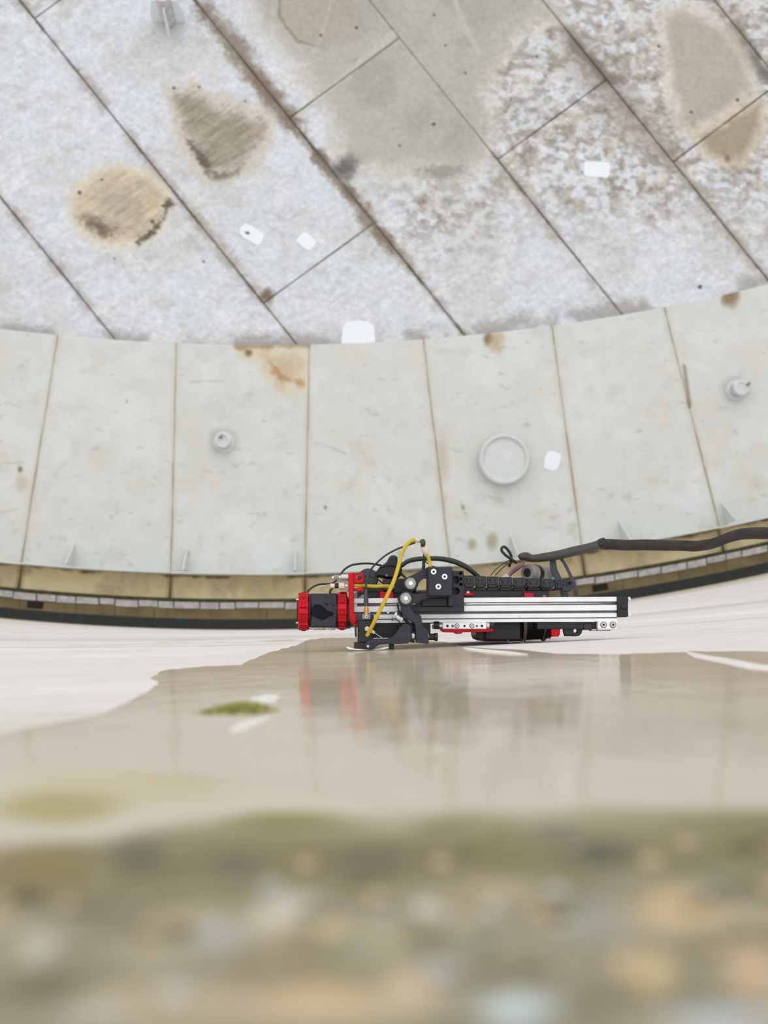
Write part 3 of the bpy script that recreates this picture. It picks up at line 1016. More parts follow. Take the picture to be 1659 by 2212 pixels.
# ================================================================== the crawler
YF, YK = 2.385, 2.42                  # front and back of the rail
rob = empty('inspection_crawler', on_shell(1000, 1398))
tag(rob, 'red and black magnetic inspection crawler with a bright aluminium rail on the wet floor', 'crawler robot')


def bx(name, material, x0, y0, x1, y1, d0, d1, parent=rob, bev=.0008):
    return MB().box(x0, y0, x1, y1, d0, d1, bev).build(name, material, parent)


def sl(name, material, outline, d0, d1, holes=(), parent=rob, bev=.0008):
    return MB().slab(outline, d0, d1, holes, bev).build(name, material, parent)


def cylx(name, material, x0, x1, cy, r, Y, parent=rob, seg=28, ch=.0006, smooth=False):
    a, b_ = at(x0, cy, Y), at(x1, cy, Y)
    r = r * Y / F
    L = (b_ - a).length
    return MB().lathe(a, b_ - a, [(0, r - ch), (ch, r), (L - ch, r), (L, r - ch)], seg, smooth).build(name, material, parent)


def disc_y(name, material, px, py, r, Y, th, parent=rob, prof=None, seg=24):
    c = at(px, py, Y)
    k = Y / F
    pr = prof or [(0, r), (th / k * .7, r), (th / k, r * .88)]
    return MB().lathe(c, (0, -1, 0), [(t * k, rr * k) for t, rr in pr], seg).build(name, material, parent)


def bolt(px, py, r, Y, parent, material=None):
    """socket head bolt facing the camera with a recessed dark socket"""
    k = Y / F
    c = at(px, py, Y)
    o = MB().lathe(c, (0, -1, 0), [(-1 * k, r * k), (2.2 * k, r * k), (3 * k, r * .85 * k), (3 * k, r * .5 * k), (1 * k, r * .48 * k), (1 * k, 0)], 20).build('bolt', material or M['bright'], parent)
    MB().lathe(c, (0, -1, 0), [(.8 * k, r * .44 * k), (1.3 * k, r * .44 * k)], 6).build('socket', M['rubber'], parent)
    return o


def ring_red(name, x0, x1, cy, r, Y, rot=0.0):
    """clamp ring with flats and round pockets on its rim"""
    a, b_ = at(x0, cy, Y), at(x1, cy, Y)
    k = Y / F
    R_, L = r * k, (b_ - a).length
    o = MB()
    n = 10
    vs, fs = [], []
    for i in range(n):                                     # raised pads between shallow grooves
        for j, (da, rr) in enumerate(((0, .93), (.035, 1.0), (.235, 1.0), (.27, .93), (.5, .93))):
            th = 2 * math.pi * (i + (da / .5) * .98) / n + rot
            for (t, q) in ((0, .93), (.1, 1), (.9, 1), (1, .93)):
                rad = R_ * rr * q if q < 1 else R_ * rr
                vs.append(a + Vector((L * t, 0, 0)) + Vector((0, math.cos(th), math.sin(th))) * rad)
    m = len(vs) // 4
    for i in range(m):
        j = (i + 1) % m
        for t in range(3):
            fs.append((i * 4 + t, j * 4 + t, j * 4 + t + 1, i * 4 + t + 1))
    fs.append(tuple(i * 4 for i in range(m))[::-1]); fs.append(tuple(i * 4 + 3 for i in range(m)))
    o.add(vs, fs)
    ob = o.build(name, M['red'], rob)
    for i in range(n):
        th = 2 * math.pi * (i + .27) / n + rot
        d = Vector((0, math.cos(th), math.sin(th)))
        if d.y > .35: continue
        c = a + Vector((L * .5, 0, 0)) + d * R_ * .985
        MB().lathe(c, d, [(0, 4.6 * k), (1.6 * k, 5.4 * k), (1.9 * k, 4.9 * k), (.8 * k, 4.0 * k), (.3 * k, 0)], 18).build('pocket', M['red'], ob)
    return ob


YM = 2.395
ring_red('clamp_ring', 644, 668, 1321, 40.5, YM, .12)
ring_red('clamp_ring', 728, 750, 1319.5, 40.5, YM, -.1)
mb_ = bx('motor_block', M['dark'], 671, 1282, 725.5, 1355, YM - .0275, YM + .0275, rob, .002)
bx('motor_flange', M['dark'], 716, 1281.4, 727.5, 1355.6, YM - .0279, YM + .0279, mb_, .002)
# water drop clinging to the motor face
drop = [(672, 1322), (674, 1313), (679, 1306.5), (685, 1305.2), (692, 1306.5), (700, 1312), (707, 1319), (712, 1321), (718, 1322), (721, 1325.5),
        (719, 1329), (713, 1330.5), (707, 1333.5), (702, 1337), (695, 1338.2), (688, 1336.5), (682, 1333.5), (675, 1331), (672, 1328)]
sl('water_drop', M['blot'], drop, YM - .0302, YM - .027, (), mb_, .0011)
rnd = random.Random(9)
for px_, py_, r_ in ((706, 1305.5, 2.2), (701, 1303, 1.2), (713, 1304.5, .9), (721, 1307.5, 1.9), (705, 1287, .9), (694, 1341, 1.1), (698, 1344.5, .8)):
    disc_y('water_bead', M['blot'], px_, py_, r_, YM - .0277, .0007, mb_)
cylx('seal_disc', M['black'], 667.5, 671.5, 1319, 36, YM)
cylx('seal_disc', M['black'], 725, 729, 1319, 36, YM)
cylx('end_disc', M['black'], 749.5, 757, 1324, 34, YM)
cylx('end_disc', M['black'], 641.5, 645, 1321, 27, YM)
for py_ in (1295, 1345): cylx('dowel_pin', M['cream'], 639, 646, py_, 1.6, YM - .02, rob, 12)
# brush under the motor
mb = MB()
for i in range(170):
    x = rnd.uniform(669, 726); y = rnd.uniform(1356, 1360.5); YY = YM + rnd.uniform(-.02, .02)
    c = at(x, y, YY); s_ = rnd.uniform(.0004, .0013)
    mb.add([c + Vector((-s_, 0, 0)), c + Vector((s_, -s_, 0)), c + Vector((s_ * .3, s_, 0)), c + Vector((0, 0, s_ * 2))], [(0, 1, 2), (0, 1, 3), (1, 2, 3), (2, 0, 3)])
tag(mb.build('swarf', M['rubber'], rob), None, None, None, 'stuff')
bx('tray', M['cream'], 669, 1354.5, 727, 1358.5, YM - .02, YM + .02)

# red bracket
br = sl('bracket', M['red'], [(752.5, 1238), (764, 1237), (765, 1325), (771, 1331), (776.5, 1339.5), (772, 1353), (767, 1353.5), (755, 1340.5)], YM - .032, YM - .012, ())
sl('bracket_head', M['red'], [(763.5, 1237.4), (785.5, 1237.2), (786.5, 1256), (782, 1260.4), (763.5, 1260.4)], YM - .03, YM - .008, [(775.5, 1246, 6.4)], br)
sl('bracket_boss', M['red'], [(764, 1270.5), (785.5, 1269), (786.5, 1277), (764, 1277)], YM - .03, YM - .008, (), br)
MB().lathe(at(766, 1338, YM - .033), (0, -1, 0), [(0, .0075), (.0012, .007), (.0018, .003)], 24).build('bracket_pad', M['red'], br)
cylx('pin', M['bright'], 767.5, 771, 1247.6, 2.6, YM - .025, br)
cylx('pin_rod', M['red'], 771, 787, 1247.6, 2.4, YM - .025, br)
# connectors left of the bracket
c1 = cylx('plug', M['steel'], 736.5, 753, 1246.2, 6.1, YM - .02, rob, 24)
cylx('knurled_nut', M['grey'], 721.5, 731.5, 1247, 5.3, YM - .02, c1, 12)
cylx('collar', M['steel'], 731, 737, 1247, 4.2, YM - .02, c1)
cylx('tip', M['bright'], 717, 722, 1247.4, 2.8, YM - .02, c1)
bx('plug_base', M['grey'], 737, 1252, 753, 1255.5, YM - .022, YM - .015, c1)
c2 = cylx('hose_fitting', M['cream'], 731.5, 744, 1265.4, 7.2, YM - .022, rob, 8)
cylx('collar', M['black'], 723, 732, 1265.4, 5.6, YM - .022, c2, 20)
cylx('nozzle', M['cream'], 713.5, 723.5, 1265.6, 5, YM - .022, c2, 16)
cylx('thread', M['steel'], 744, 752.5, 1265.2, 4.2, YM - .022, c2, 16)
bx('fitting_base', M['cream'], 735, 1271, 753, 1279, YM - .012, YM + .005, c2)
MB().ptube([(762, 1264.5, YM - .025), (775, 1264.5, YM - .026), (790, 1265.5, YM - .02), (812, 1266.6, YM - .018), (829, 1266, YM - .015), (850, 1267, YM)], 3.7).build('yellow_hose', M['yellow'], rob)
MB().ptube([(664, 1280, YM), (668, 1274, YM), (679, 1266, YM), (692, 1262, YM + .005), (706, 1261.5, YM + .01), (718, 1260, YM + .012), (727, 1253, YM + .01)], 2.1).build('cable', M['cable'], rob)
MB().ptube([(676, 1279, YM), (690, 1268, YM), (714, 1262.6, YM)], .9).build('clear_tube', M['cream'], rob)
MB().ptube([(713, 1283, YM), (713.5, 1276, YM), (718, 1271, YM + .005)], 2.4).build('cable', M['cable'], rob)
MB().ptube([(736, 1241, YM), (744, 1230, YM + .01), (758, 1221.5, YM + .015), (775, 1218, YM + .02), (795, 1217.2, YM + .03), (812, 1219, YM + .04), (832, 1224, YM + .05)], 2.3).build('cable', M['cable'], rob)
MB().ptube([(790.5, 1290, 2.352), (790.5, 1268, 2.352), (792, 1252, 2.354), (800, 1232, 2.36), (815, 1215, 2.365), (834, 1199, 2.368), (858, 1186, 2.37), (880, 1178, 2.37), (897, 1172, 2.37)],
           [2.4, 2.4, 2.3, 2.1, 2, 2, 2, 2, 2]).build('probe_cable', M['cable'], rob)
MB().ptube([(786, 1245, YM + .01), (800, 1246, YM + .01), (815, 1251, YM + .015), (829, 1262, YM + .02)], 1.5).build('cable', M['black'], rob)

# ---- rail
tl = math.radians(0.45)
rail_L, rail_R = at(764, 1319.4, YF), at(1333, 1315.6, YF)
rdir = (rail_R - rail_L); rl = rdir.length; rdir.normalize()
rup = rdir.cross(Vector((0, 1, 0))) * 1.0
rup = Vector((-rdir.z, 0, rdir.x))
k = YF / F
hh = 26.6 * k
prof = [(hh, 0), (hh - 10 * k, 0), (hh - 11 * k, .005), (hh - 16.5 * k, .005), (hh - 17.5 * k, 0), (hh - 29 * k, 0), (hh - 30 * k, .004), (hh - 34.5 * k, .004), (hh - 35.5 * k, 0.0005),
        (hh - 44 * k, .0005), (hh - 44.6 * k, .0025), (hh - 46.2 * k, .0025), (hh - 46.8 * k, .0005), (-hh, .0005), (-hh, YK - YF), (hh, YK - YF)]
vs = [rail_L + rup * z + Vector((0, y, 0)) for z, y in prof] + [rail_R + rup * z + Vector((0, y, 0)) for z, y in prof]
n = len(prof)
mb = MB().add(vs, [(i, (i + 1) % n, n + (i + 1) % n, n + i) for i in range(n)])
tris = tessellate_polygon([[Vector((z, y, 0)) for z, y in prof]])
mb.add(vs, [tuple(t) for t in tris]); mb.add(vs, [tuple(i + n for i in t) for t in tris])
rail = mb.build('rail', M['alu'], rob)


def on_rail(px, dz, dy):              # point at photo column px along the rail, dz photo pixels above its axis
    t = (at(px, 1317, YF).x - rail_L.x) / rdir.x
    return rail_L + rdir * t + rup * (dz * k) + Vector((0, dy, 0))


for z_, y_ in ((-32.2 + 26.6, .0035), (-45.4 + 26.6, .002)):
    mb = MB(); a_, b_ = on_rail(764.5, z_, y_), on_rail(1332.5, z_, y_)
    hw = 2.1 * k if z_ > -10 else .8 * k
    mb.add([a_ + rup * hw, b_ + rup * hw, b_ - rup * hw, a_ - rup * hw] + [p + Vector((0, .001, 0)) for p in (a_ + rup * hw, b_ + rup * hw, b_ - rup * hw, a_ - rup * hw)],
           [(0, 1, 2, 3), (7, 6, 5, 4), (0, 4, 5, 1), (1, 5, 6, 2), (2, 6, 7, 3), (3, 7, 4, 0)])
    mb.build('groove', M['groove'], rail)
MB().tube([on_rail(772, 26.6 - 13.6, .0015), on_rail(1351, 26.6 - 13.6, .0015)], 2.6 * k, 14, 1).build('guide_rod', M['steel'], rail)
for px_, z_, r_ in ((838, -3.0, 3.8), (797, -2.6, 3.4), (921, -15.5, 1.6), (1122, -14.6, 1.4), (806, -20, 2.0)):
    MB().lathe(on_rail(px_, z_, 0.0004), (0, -1, 0), [(0, r_ * k), (.0005, r_ * .9 * k), (.0001, r_ * .6 * k), (.0001, 0)], 16).build('screw', M['steel'], rail)
ec = sl('end_cap', M['black'], [(1332.5, 1289), (1357, 1289.5), (1357, 1331.5), (1352, 1333.5), (1333, 1333.3)], YF - .002, YK + .004)
for py_ in (1294, 1328.5):
    cylx('bolt', M['bright'], 1356, 1361.5, py_, 4.4, YF + .006, ec, 18)
bx('slot', M['rubber'], 1334, 1318, 1351, 1321, YF - .0028, YF, ec, .0004)
cylx('gland', M['black'], 1340, 1354, 1311, 9, YF + .003, ec, 24)
fb_ = bx('foot_block', M['alu'], 1291.3, 1341.5, 1334, 1359.2, YF - .006, YF + .02)
for px_ in (1303.7, 1324.2): disc_y('bolt_ring', M['groove'], px_, 1349.6, 7.2, YF - .0058, .0006, fb_); bolt(px_, 1349.6, 6, YF - .0062, fb_, M['steel'])
bx('foot_plate', M['grey'], 1277, 1361.2, 1319, 1363, YF, YF + .02, fb_, .0003)
bx('foot_web', M['alu'], 1291.5, 1358.5, 1322, 1361.5, YF, YF + .015, fb_, .0003)

# ---- parts under the rail
bx('under_beam', M['black'], 1160, 1343.5, 1292, 1359, YF + .006, YK + .02)
bx('junction_box', M['dark'], 1261, 1346, 1279, 1361, YF + .004, YF + .02)
sl('tow_hook', M['black'], [(1216, 1344), (1262, 1344), (1258, 1362), (1256.5, 1368), (1251, 1373.6), (1243, 1374.8), (1221, 1374.6), (1218, 1366)], YF + .012, YF + .024, [(1243.2, 1362.6, 4.4)])
sl('red_bracket', M['red'], [(1190, 1343), (1211, 1343), (1210, 1369), (1207, 1375), (1191, 1376)], YF + .01, YF + .04)
sl('red_plate', M['red'], [(948, 1354), (1066, 1352), (1066, 1364), (1048, 1365.5), (1000, 1366), (996, 1369), (988, 1369.5), (984, 1366.5), (962, 1366), (956, 1363.5)], YF + .008, YF + .05)
lb = bx('linear_guide', M['alu'], 956, 1344.6, 1050.5, 1358.6, YF - .007, YF + .008)
for px_, r_ in ((987, 5.4), (1019.3, 5.4)):
    disc_y('bolt_ring', M['groove'], px_, 1352, r_, YF - .0068, .0008, lb)
    bolt(px_, 1352, 3.8, YF - .007, lb)
for px_, r_ in ((966.5, 2.9), (1003.5, 2.5), (1041, 2.8)):
    disc_y('hole', M['black'], px_, 1352.2, r_, YF - .0068, .0006, lb)
for px_, r_ in ((977.5, 2.9), (1030, 2.4)):
    disc_y('countersink', M['groove'], px_, 1352.4, r_, YF - .0067, .0005, lb)
cylx('guide_end', M['steel'], 1050, 1057.5, 1351.5, 6.4, YF, lb, 20)
cylx('guide_cap', M['black'], 1057, 1067.5, 1351, 7, YF, lb, 16)
cylx('guide_end', M['steel'], 947.5, 956, 1351.5, 5.5, YF, lb, 20)
cylx('guide_knob', M['black'], 937, 949, 1350.5, 8.6, YF, lb, 10)
cylx('guide_nut', M['grey'], 933, 938, 1354, 4.4, YF, lb, 8)

# ---- magnetic wheels and crawler body behind the rail
YW = 2.475
bx('chassis', M['black'], 905, 1275, 1186, 1347, 2.44, 2.80, rob, .004)
bx('chassis_deck', M['black'], 772, 1276, 1000, 1296, 2.43, 2.74, rob, .003)
bx('gearbox', M['black'], 1046, 1340, 1128, 1385.3, 2.43, 2.56, rob, .004)
sl('gearbox_nose', M['black'], [(1028, 1346), (1050, 1346), (1050, 1383), (1040, 1383.5), (1033, 1381), (1029, 1373)], 2.44, 2.53)


def wheel(Yc, parent=rob):
    c0, c1_ = at(1124, 1380, Yc), at(1182, 1380, Yc)
    rad = .050
    ax = Vector((c1_.x - c0.x, 0, shell_z(c1_.x) - shell_z(c0.x))).normalized()
    nz = Vector((-ax.z, 0, ax.x))
    a_ = Vector((c0.x, Yc, shell_z(c0.x) + .0008)) + nz * rad
    L = c1_.x - c0.x
    wv = MB().lathe(a_, ax, [(0, rad * .9), (.002, rad * .93), (L - .002, rad * .93), (L, rad * .9)], 48).build('wheel', M['black'], parent)
    for t_ in (.002, L - .0095):
        MB().lathe(a_ + ax * t_, ax, [(0, rad * .9), (0, rad * .985), (.001, rad), (.0045, rad), (.0055, rad * .985), (.0055, rad * .9)], 48).build('tread_band', M['tan'], wv)
    MB().lathe(a_ + ax * -.012, ax, [(0, .02), (L + .03, .02)], 20).build('axle', M['black'], wv)
    return wv


wheel(YW); wheel(YW + .26)
bx('black_filler', M['black'], 800, 1344, 930, 1378, 2.397, 2.43)  # black box added under the rail to fill the gap with black
bx('wheel_guard', M['black'], 1181, 1340, 1190, 1379, 2.43, 2.5)
MB().ptube([(1096, 1382, 2.42), (1101, 1387.5, 2.418), (1112, 1386, 2.418), (1122, 1386, 2.418), (1131, 1388, 2.418), (1129, 1382, 2.425)], 1.0).build('chain_guard_wire', M['grey'], rob)
bx('chassis_rib', M['red'], 1132, 1281, 1153, 1291, 2.425, 2.44)
bx('chassis_rib', M['red'], 1003, 1281.5, 1024, 1287, 2.425, 2.44)
bx('chassis_rib', M['red'], 820, 1278, 850, 1296, 2.425, 2.44)
bx('chassis_top', M['black'], 1000, 1276, 1186, 1294, 2.435, 2.5)
disc_y('screw', M['cream'], 1011, 1280, 3.4, 2.43, .001)

# ---- cable chain
lt = empty('cable_chain', at(1120, 1260, 2.45)); put(lt, rob)
xs_ = [1001, 1026, 1051, 1078, 1107, 1137, 1168, 1197, 1219]
for i, (xa, xb) in enumerate(zip(xs_, xs_[1:])):
    y0 = 1242 + (xa - 1001) * .045; y1 = y0 + 27 - (xa - 1001) * .03
    o = sl('chain_link', M['chain'], [(xa + .6, y0 + 1), (xa + 6, y0 + 1), (xa + 8, y0 + 3.5), (xb - 8, y0 + 3.5), (xb - 6, y0 + 1), (xb - 1, y0 + 1.5), (xb - .6, y1 - 6),
                                      (xb - 4, y1 - 3), (xb - 6, y1), (xa + 5, y1), (xa + 3, y1 - 4), (xa + .6, y1 - 5)], 2.432, 2.438, (), lt, .0012)
    sl('chain_side', M['chain'], [(xa + 4, y0 + 6), (xb - 5, y0 + 6), (xb - 9, y0 + 10), (xb - 9, y0 + 15), (xb - 4, y0 + 19), (xa + 3, y0 + 19), (xa + 8, y0 + 15), (xa + 8, y0 + 10)],
       2.4295, 2.433, (), o, .001)
    bx('cross_bar', M['chain'], xa + 7, y0 + 1, xb - 7, y0 + 4, 2.436, 2.475, o)
    bx('cross_bar', M['chain'], xa + 7, y1 - 3, xb - 7, y1 - .5, 2.436, 2.475, o)
    bx('far_side', M['chain'], xa + 1, y0 + 2, xb - 1, y1 - 2, 2.472, 2.477, o)
    bx('lower_link', M['black'], xa + 2, y1 - 1, xb - 2, y1 + 8 - i * .6, 2.436, 2.47, o)
o = sl('chain_link', M['chain'], [(1219, 1253), (1229, 1254), (1234, 1251.5), (1239, 1257), (1239, 1266), (1234, 1276), (1222, 1279), (1213, 1276), (1214, 1262)], 2.432, 2.438, [(1231, 1260, 2.6)], lt, .0012)
bx('end_bar', M['chain'], 1229, 1257, 1236, 1275, 2.437, 2.475, o)
for px_ in (1198, 1207, 1222):
    bx('window', M['black'], px_, 1254, px_ + 4.5, 1265, 2.4312, 2.4322, o, .0003)

# ---- carriage
sl('carriage_plate', M['dark'], [(977, 1233), (1001.5, 1233), (1003, 1322), (886, 1322), (885, 1312), (910, 1297), (940, 1290), (977, 1288)], 2.366, YF - .001,
   [(994.7, 1238.5, 3), (995, 1250.5, 3.1), (995.3, 1262.5, 3), (984.5, 1252.5, 7.6), (985, 1277, 7.2)])
bx('carriage_back', M['black'], 976, 1236, 1002, 1290, YF - .0005, YF + .001, rob, .0002)
bx('carriage_ledge', M['dark'], 885.5, 1310, 1003, 1322, 2.360, 2.367)
bx('carriage_rib', M['black'], 911, 1292, 967, 1310, 2.362, 2.368)
bx('carriage_post', M['dark'], 968, 1286, 979, 1309.5, 2.350, 2.367)
fbk = bx('front_block', M['dark'], 925, 1224.5, 977.3, 1287, 2.318, 2.366, rob, .0016)
for px_, py_ in ((936.6, 1235), (960.3, 1245.8), (946.8, 1267.3)): bolt(px_, py_, 6.2, 2.318, fbk)
arm = sl('upper_arm', M['dark'], [(927, 1225.5), (914, 1230), (899, 1238), (882, 1246), (873, 1255), (872.5, 1265), (877, 1272.5), (886, 1277.5), (896, 1274.5), (901.5, 1268),
                                  (905, 1259), (910, 1253), (917, 1249.5), (927, 1249)], 2.338, 2.356)
arm2 = sl('lower_arm', M['dark'], [(927, 1275.5), (915, 1280), (902, 1282.3), (892, 1282), (884, 1277.5), (873, 1278.5), (864.5, 1284), (859.5, 1293), (862, 1302), (868, 1308), (877, 1310),
                                   (888, 1307), (909, 1297.5), (926, 1292), (943, 1290), (943, 1275)], 2.338, 2.356)


def bearing(px, py, r, parent):
    k_ = 2.338 / F
    c = at(px, py, 2.338)
    o_ = MB().lathe(c, (0, -1, 0), [(0, (r + 2.5) * k_), (1.5 * k_, (r + 2.5) * k_), (2 * k_, (r + 1.8) * k_)], 36).build('bearing_seat', M['dark'], parent)
    MB().lathe(c, (0, -1, 0), [(1 * k_, r * k_), (3 * k_, r * k_), (3.6 * k_, (r - .8) * k_), (3.6 * k_, (r - 2.4) * k_), (2.2 * k_, (r - 2.9) * k_), (2.2 * k_, (r - 4) * k_),
                               (3.8 * k_, (r - 4.4) * k_), (3.8 * k_, (r - 5.6) * k_), (2.9 * k_, (r - 5.9) * k_), (2.9 * k_, 0)], 36).build('bearing', M['steel'], parent)
    for ra, rb in ((r - .6, r - 1.6), (r - 3.4, r - 4.4), (r - 5.7, r - 6.5)):
        MB().lathe(c, (0, -1, 0), [(3.7 * k_, ra * k_), (3.95 * k_, ra * k_), (3.95 * k_, rb * k_), (3.7 * k_, rb * k_)], 36, False, None, False).build('seal_ring', M['groove'], parent)
    MB().lathe(c, (0, -1, 0), [(2 * k_, 5 * k_), (6 * k_, 5 * k_), (7 * k_, 4.2 * k_), (7 * k_, 0)], 24).build('pivot_pin', M['bright'], parent)


bearing(887, 1260.2, 12.2, arm)
bearing(876.6, 1292.6, 12.2, arm2)
sl('swing_arm', M['dark'], [(866.5, 1304), (866.5, 1322), (879, 1336), (894, 1345.5), (896.5, 1352), (898.8, 1388), (924.5, 1391), (926.5, 1388), (925.6, 1362), (922, 1359), (915.5, 1353.5),
                            (912, 1347), (910.5, 1334), (908, 1329), (903, 1326.5), (895.5, 1324.5), (890, 1316), (887, 1306)], 2.341, 2.358)
sl('swing_arm_back', M['black'], [(860, 1300), (863, 1318), (875, 1335), (891, 1348), (896, 1389), (880, 1386), (886, 1352), (872, 1340), (861, 1324), (857, 1306)], 2.357, 2.366)
disc_y('set_screw', M['black'], 909.5, 1380, 1.6, 2.3408, .0006)
# angled thumb screw
a_, b_ = at(850.5, 1328.5, 2.345), at(876, 1345, 2.345)
v_ = (b_ - a_)
kk = 2.345 / F
ts = MB().lathe(a_, v_, [(0, 11.5 * kk), (.0008, 12.4 * kk), (4.4 * kk, 12.4 * kk), (5.2 * kk, 11.5 * kk)], 28).build('thumb_screw', M['steel'], rob)
MB().lathe(a_ + v_.normalized() * 4 * kk, v_, [(0, 6.6 * kk), (12 * kk, 6.6 * kk), (13 * kk, 7.6 * kk), (17 * kk, 7.6 * kk)], 20).build('screw_neck', M['steel'], ts)
# pivot pin and knob at the foot of the swing arm
cylx('pivot_sleeve', M['steel'], 886, 899, 1373.5, 8.3, 2.352, rob, 28, .0006, True)
kn = cylx('locking_knob', M['black'], 926, 939, 1375.8, 7.2, 2.352, rob, 20)
cylx('knob_flange', M['black'], 937.5, 941, 1375.8, 8.6, 2.352, kn, 20)
cylx('knob_head', M['black'], 940.5, 945.5, 1376, 9, 2.352, kn, 8)
cylx('knob_washer', M['bright'], 924.8, 926.8, 1375, 6.4, 2.352, kn, 20)

# ---- probe holder, probe and shoe
fork = sl('probe_fork', M['dark'], [(787.5, 1394), (790.5, 1388.5), (795, 1383.8), (804, 1380.2), (815, 1379.4), (838, 1379), (846, 1376.5), (853, 1370), (866, 1354), (870.5, 1348.5), (880, 1347),
                                    (887, 1352), (888, 1381), (882, 1389.8), (868, 1391), (842, 1391.3), (822, 1392.4), (814, 1395), (810, 1400), (804, 1402.6), (794, 1402.4), (788.5, 1399)],
          2.328, 2.336)
sl('probe_fork_far', M['black'], [(790, 1390), (805, 1381), (838, 1379), (853, 1370), (868, 1352), (886, 1350), (887, 1384), (868, 1390), (820, 1392), (806, 1401), (794, 1401)], 2.385, 2.393)
bx('fork_bridge', M['black'], 862, 1352, 886, 1386, 2.335, 2.386)
disc_y('pivot_screw', M['steel'], 794.8, 1396, 2.8, 2.328, .0008, fork)
disc_y('hole', M['black'], 804.3, 1395.5, 2.4, 2.3281, .0004, fork)
for px_, py_ in ((879, 1356.5), (856.5, 1386.5), (845.5, 1386.3), (868.5, 1386), (883, 1382), (831.5, 1386.5), (869, 1366)):
    disc_y('rivet', M['black'], px_, py_, .9, 2.3281, .0003, fork, None, 10)
pb = bx('probe', M['black'], 773, 1338.5, 806.5, 1388.5, 2.339, 2.381, rob, .0016)
bx('probe_head', M['dark'], 771, 1327.5, 807.5, 1340, 2.338, 2.382, pb, .001)
pbk = bx('probe_bracket', M['grey'], 782.5, 1326.5, 800.2, 1337.5, 2.334, 2.34, pb, .0006)
disc_y('bolt', M['steel'], 791.4, 1332, 3.6, 2.334, .001, pbk)
disc_y('hole', M['black'], 791.4, 1332, 1.8, 2.3329, .0003, pbk)
bx('probe_clip', M['alu'], 806.5, 1330, 812, 1337, 2.345, 2.37, pb, .0005)
kz = 2.352 / F
MB().lathe(at(791.5, 1327, 2.352), (0, 0, 1), [(0, 5.6 * kz), (4 * kz, 5.6 * kz), (4.4 * kz, 4.4 * kz), (8 * kz, 4.4 * kz), (8.4 * kz, 5 * kz), (13 * kz, 5 * kz), (13.6 * kz, 3.4 * kz), (19 * kz, 3.2 * kz)], 20).build('gold_connector', M['brass'], rob)
MB().lathe(at(791, 1309, 2.352), (-.02, 0, 1), [(0, 5.6 * kz), (4 * kz, 5.6 * kz), (30 * kz, 3.9 * kz), (35 * kz, 2.6 * kz)], 18, True).build('cable_boot', M['strap'], rob)
bx('shoe', M['black'], 765.5, 1387.5, 800, 1401.5, 2.338, 2.384, rob, .0012)
bx('shoe_heel', M['black'], 841.5, 1388, 851.5, 1402.3, 2.345, 2.38, rob, .001)
sl('wear_plate', M['bright'], [(746.8, 1396.6), (749, 1397), (768, 1401.5), (800, 1403), (820, 1401), (832, 1397.5), (840.5, 1397), (840, 1399.5), (830, 1403), (812, 1404.4), (772, 1404.4), (752.5, 1402.4)],
   2.337, 2.385, (), rob, .0005)
sl('edge_strip', M['black'], [(766, 1352), (770, 1352), (771, 1376), (768.5, 1377.5), (766.5, 1372)], 2.34, 2.35)
# water hose into the probe
hz = MB().lathe(at(793, 1358.3, 2.338), (0, -1, 0), [(0, 5.6 * kz), (7 * kz, 5.6 * kz), (8 * kz, 4.6 * kz), (8 * kz, 0)], 6).build('hose_nut', M['cream'], rob)
a_, b_ = at(799, 1361, 2.334), at(809.5, 1367.5, 2.334)
MB().lathe(a_, b_ - a_, [(0, 3.4 * kz), ((b_ - a_).length * .8, 3.4 * kz), ((b_ - a_).length, 2.2 * kz)], 12).build('hose_barb', M['cream'], rob)
MB().ptube([(809, 1367, 2.334), (818, 1373, 2.334), (828, 1379.5, 2.333)], .8).build('thin_rod', M['steel'], rob)
YL = [(792.5, 1373.5), (797, 1366), (804, 1352), (813, 1334), (827, 1306), (839, 1281), (849.5, 1258), (857, 1236), (863, 1215), (868, 1197), (874, 1183), (882, 1173), (890, 1167.5), (897, 1166)]
MB().ptube([(x, y, 2.318 + max(0, (1260 - y)) * .0004 if y < 1260 else 2.318 + max(0, y - 1340) * .0004) for x, y in YL], 4.3).build('yellow_hose', M['yellow'], rob)
a_, b_ = at(895.5, 1165.8, 2.357), at(910, 1170.5, 2.357)
MB().lathe(a_, b_ - a_, [(0, 4.6 * kz), (.006, 4.8 * kz), (.009, 3.6 * kz), (.012, 2.6 * kz)], 14, True).build('hose_end', M['cream'], rob)
MB().ptube([(909, 1170, 2.357), (913.5, 1168.5, 2.352), (914, 1173, 2.348), (913.5, 1179, 2.357)], [3.5, 4.8, 5.6, 5.0]).build('elbow', M['green'], rob)
a_, b_ = at(914, 1179, 2.357), at(922, 1197, 2.357)
MB().lathe(a_, b_ - a_, [(0, 5 * kz), (4 * kz, 8 * kz), (12 * kz, 8.2 * kz), (20 * kz, 5.2 * kz)], 16, True).build('hose_end', M['cream'], rob)
MB().ptube([(920.5, 1193, 2.357), (925, 1204, 2.357), (928, 1215, 2.357), (928.5, 1226, 2.352)], 4).build('yellow_hose', M['yellow'], rob)
MB().ptube([(914.5, 1190, 2.365), (915.5, 1200, 2.365), (915.5, 1209, 2.365)], 1.6).build('cable', M['black'], rob)
MB().ptube([(915.5, 1207, 2.366), (915.2, 1220, 2.366), (914, 1246, 2.366)], [2.6, 3.6, 3.9]).build('cable_boot', M['black'], rob)
MB().ptube([(916, 1208, 2.367), (922, 1216, 2.37), (934, 1223, 2.375), (944, 1225.5, 2.38)], 1.2).build('cable', M['cable'], rob)

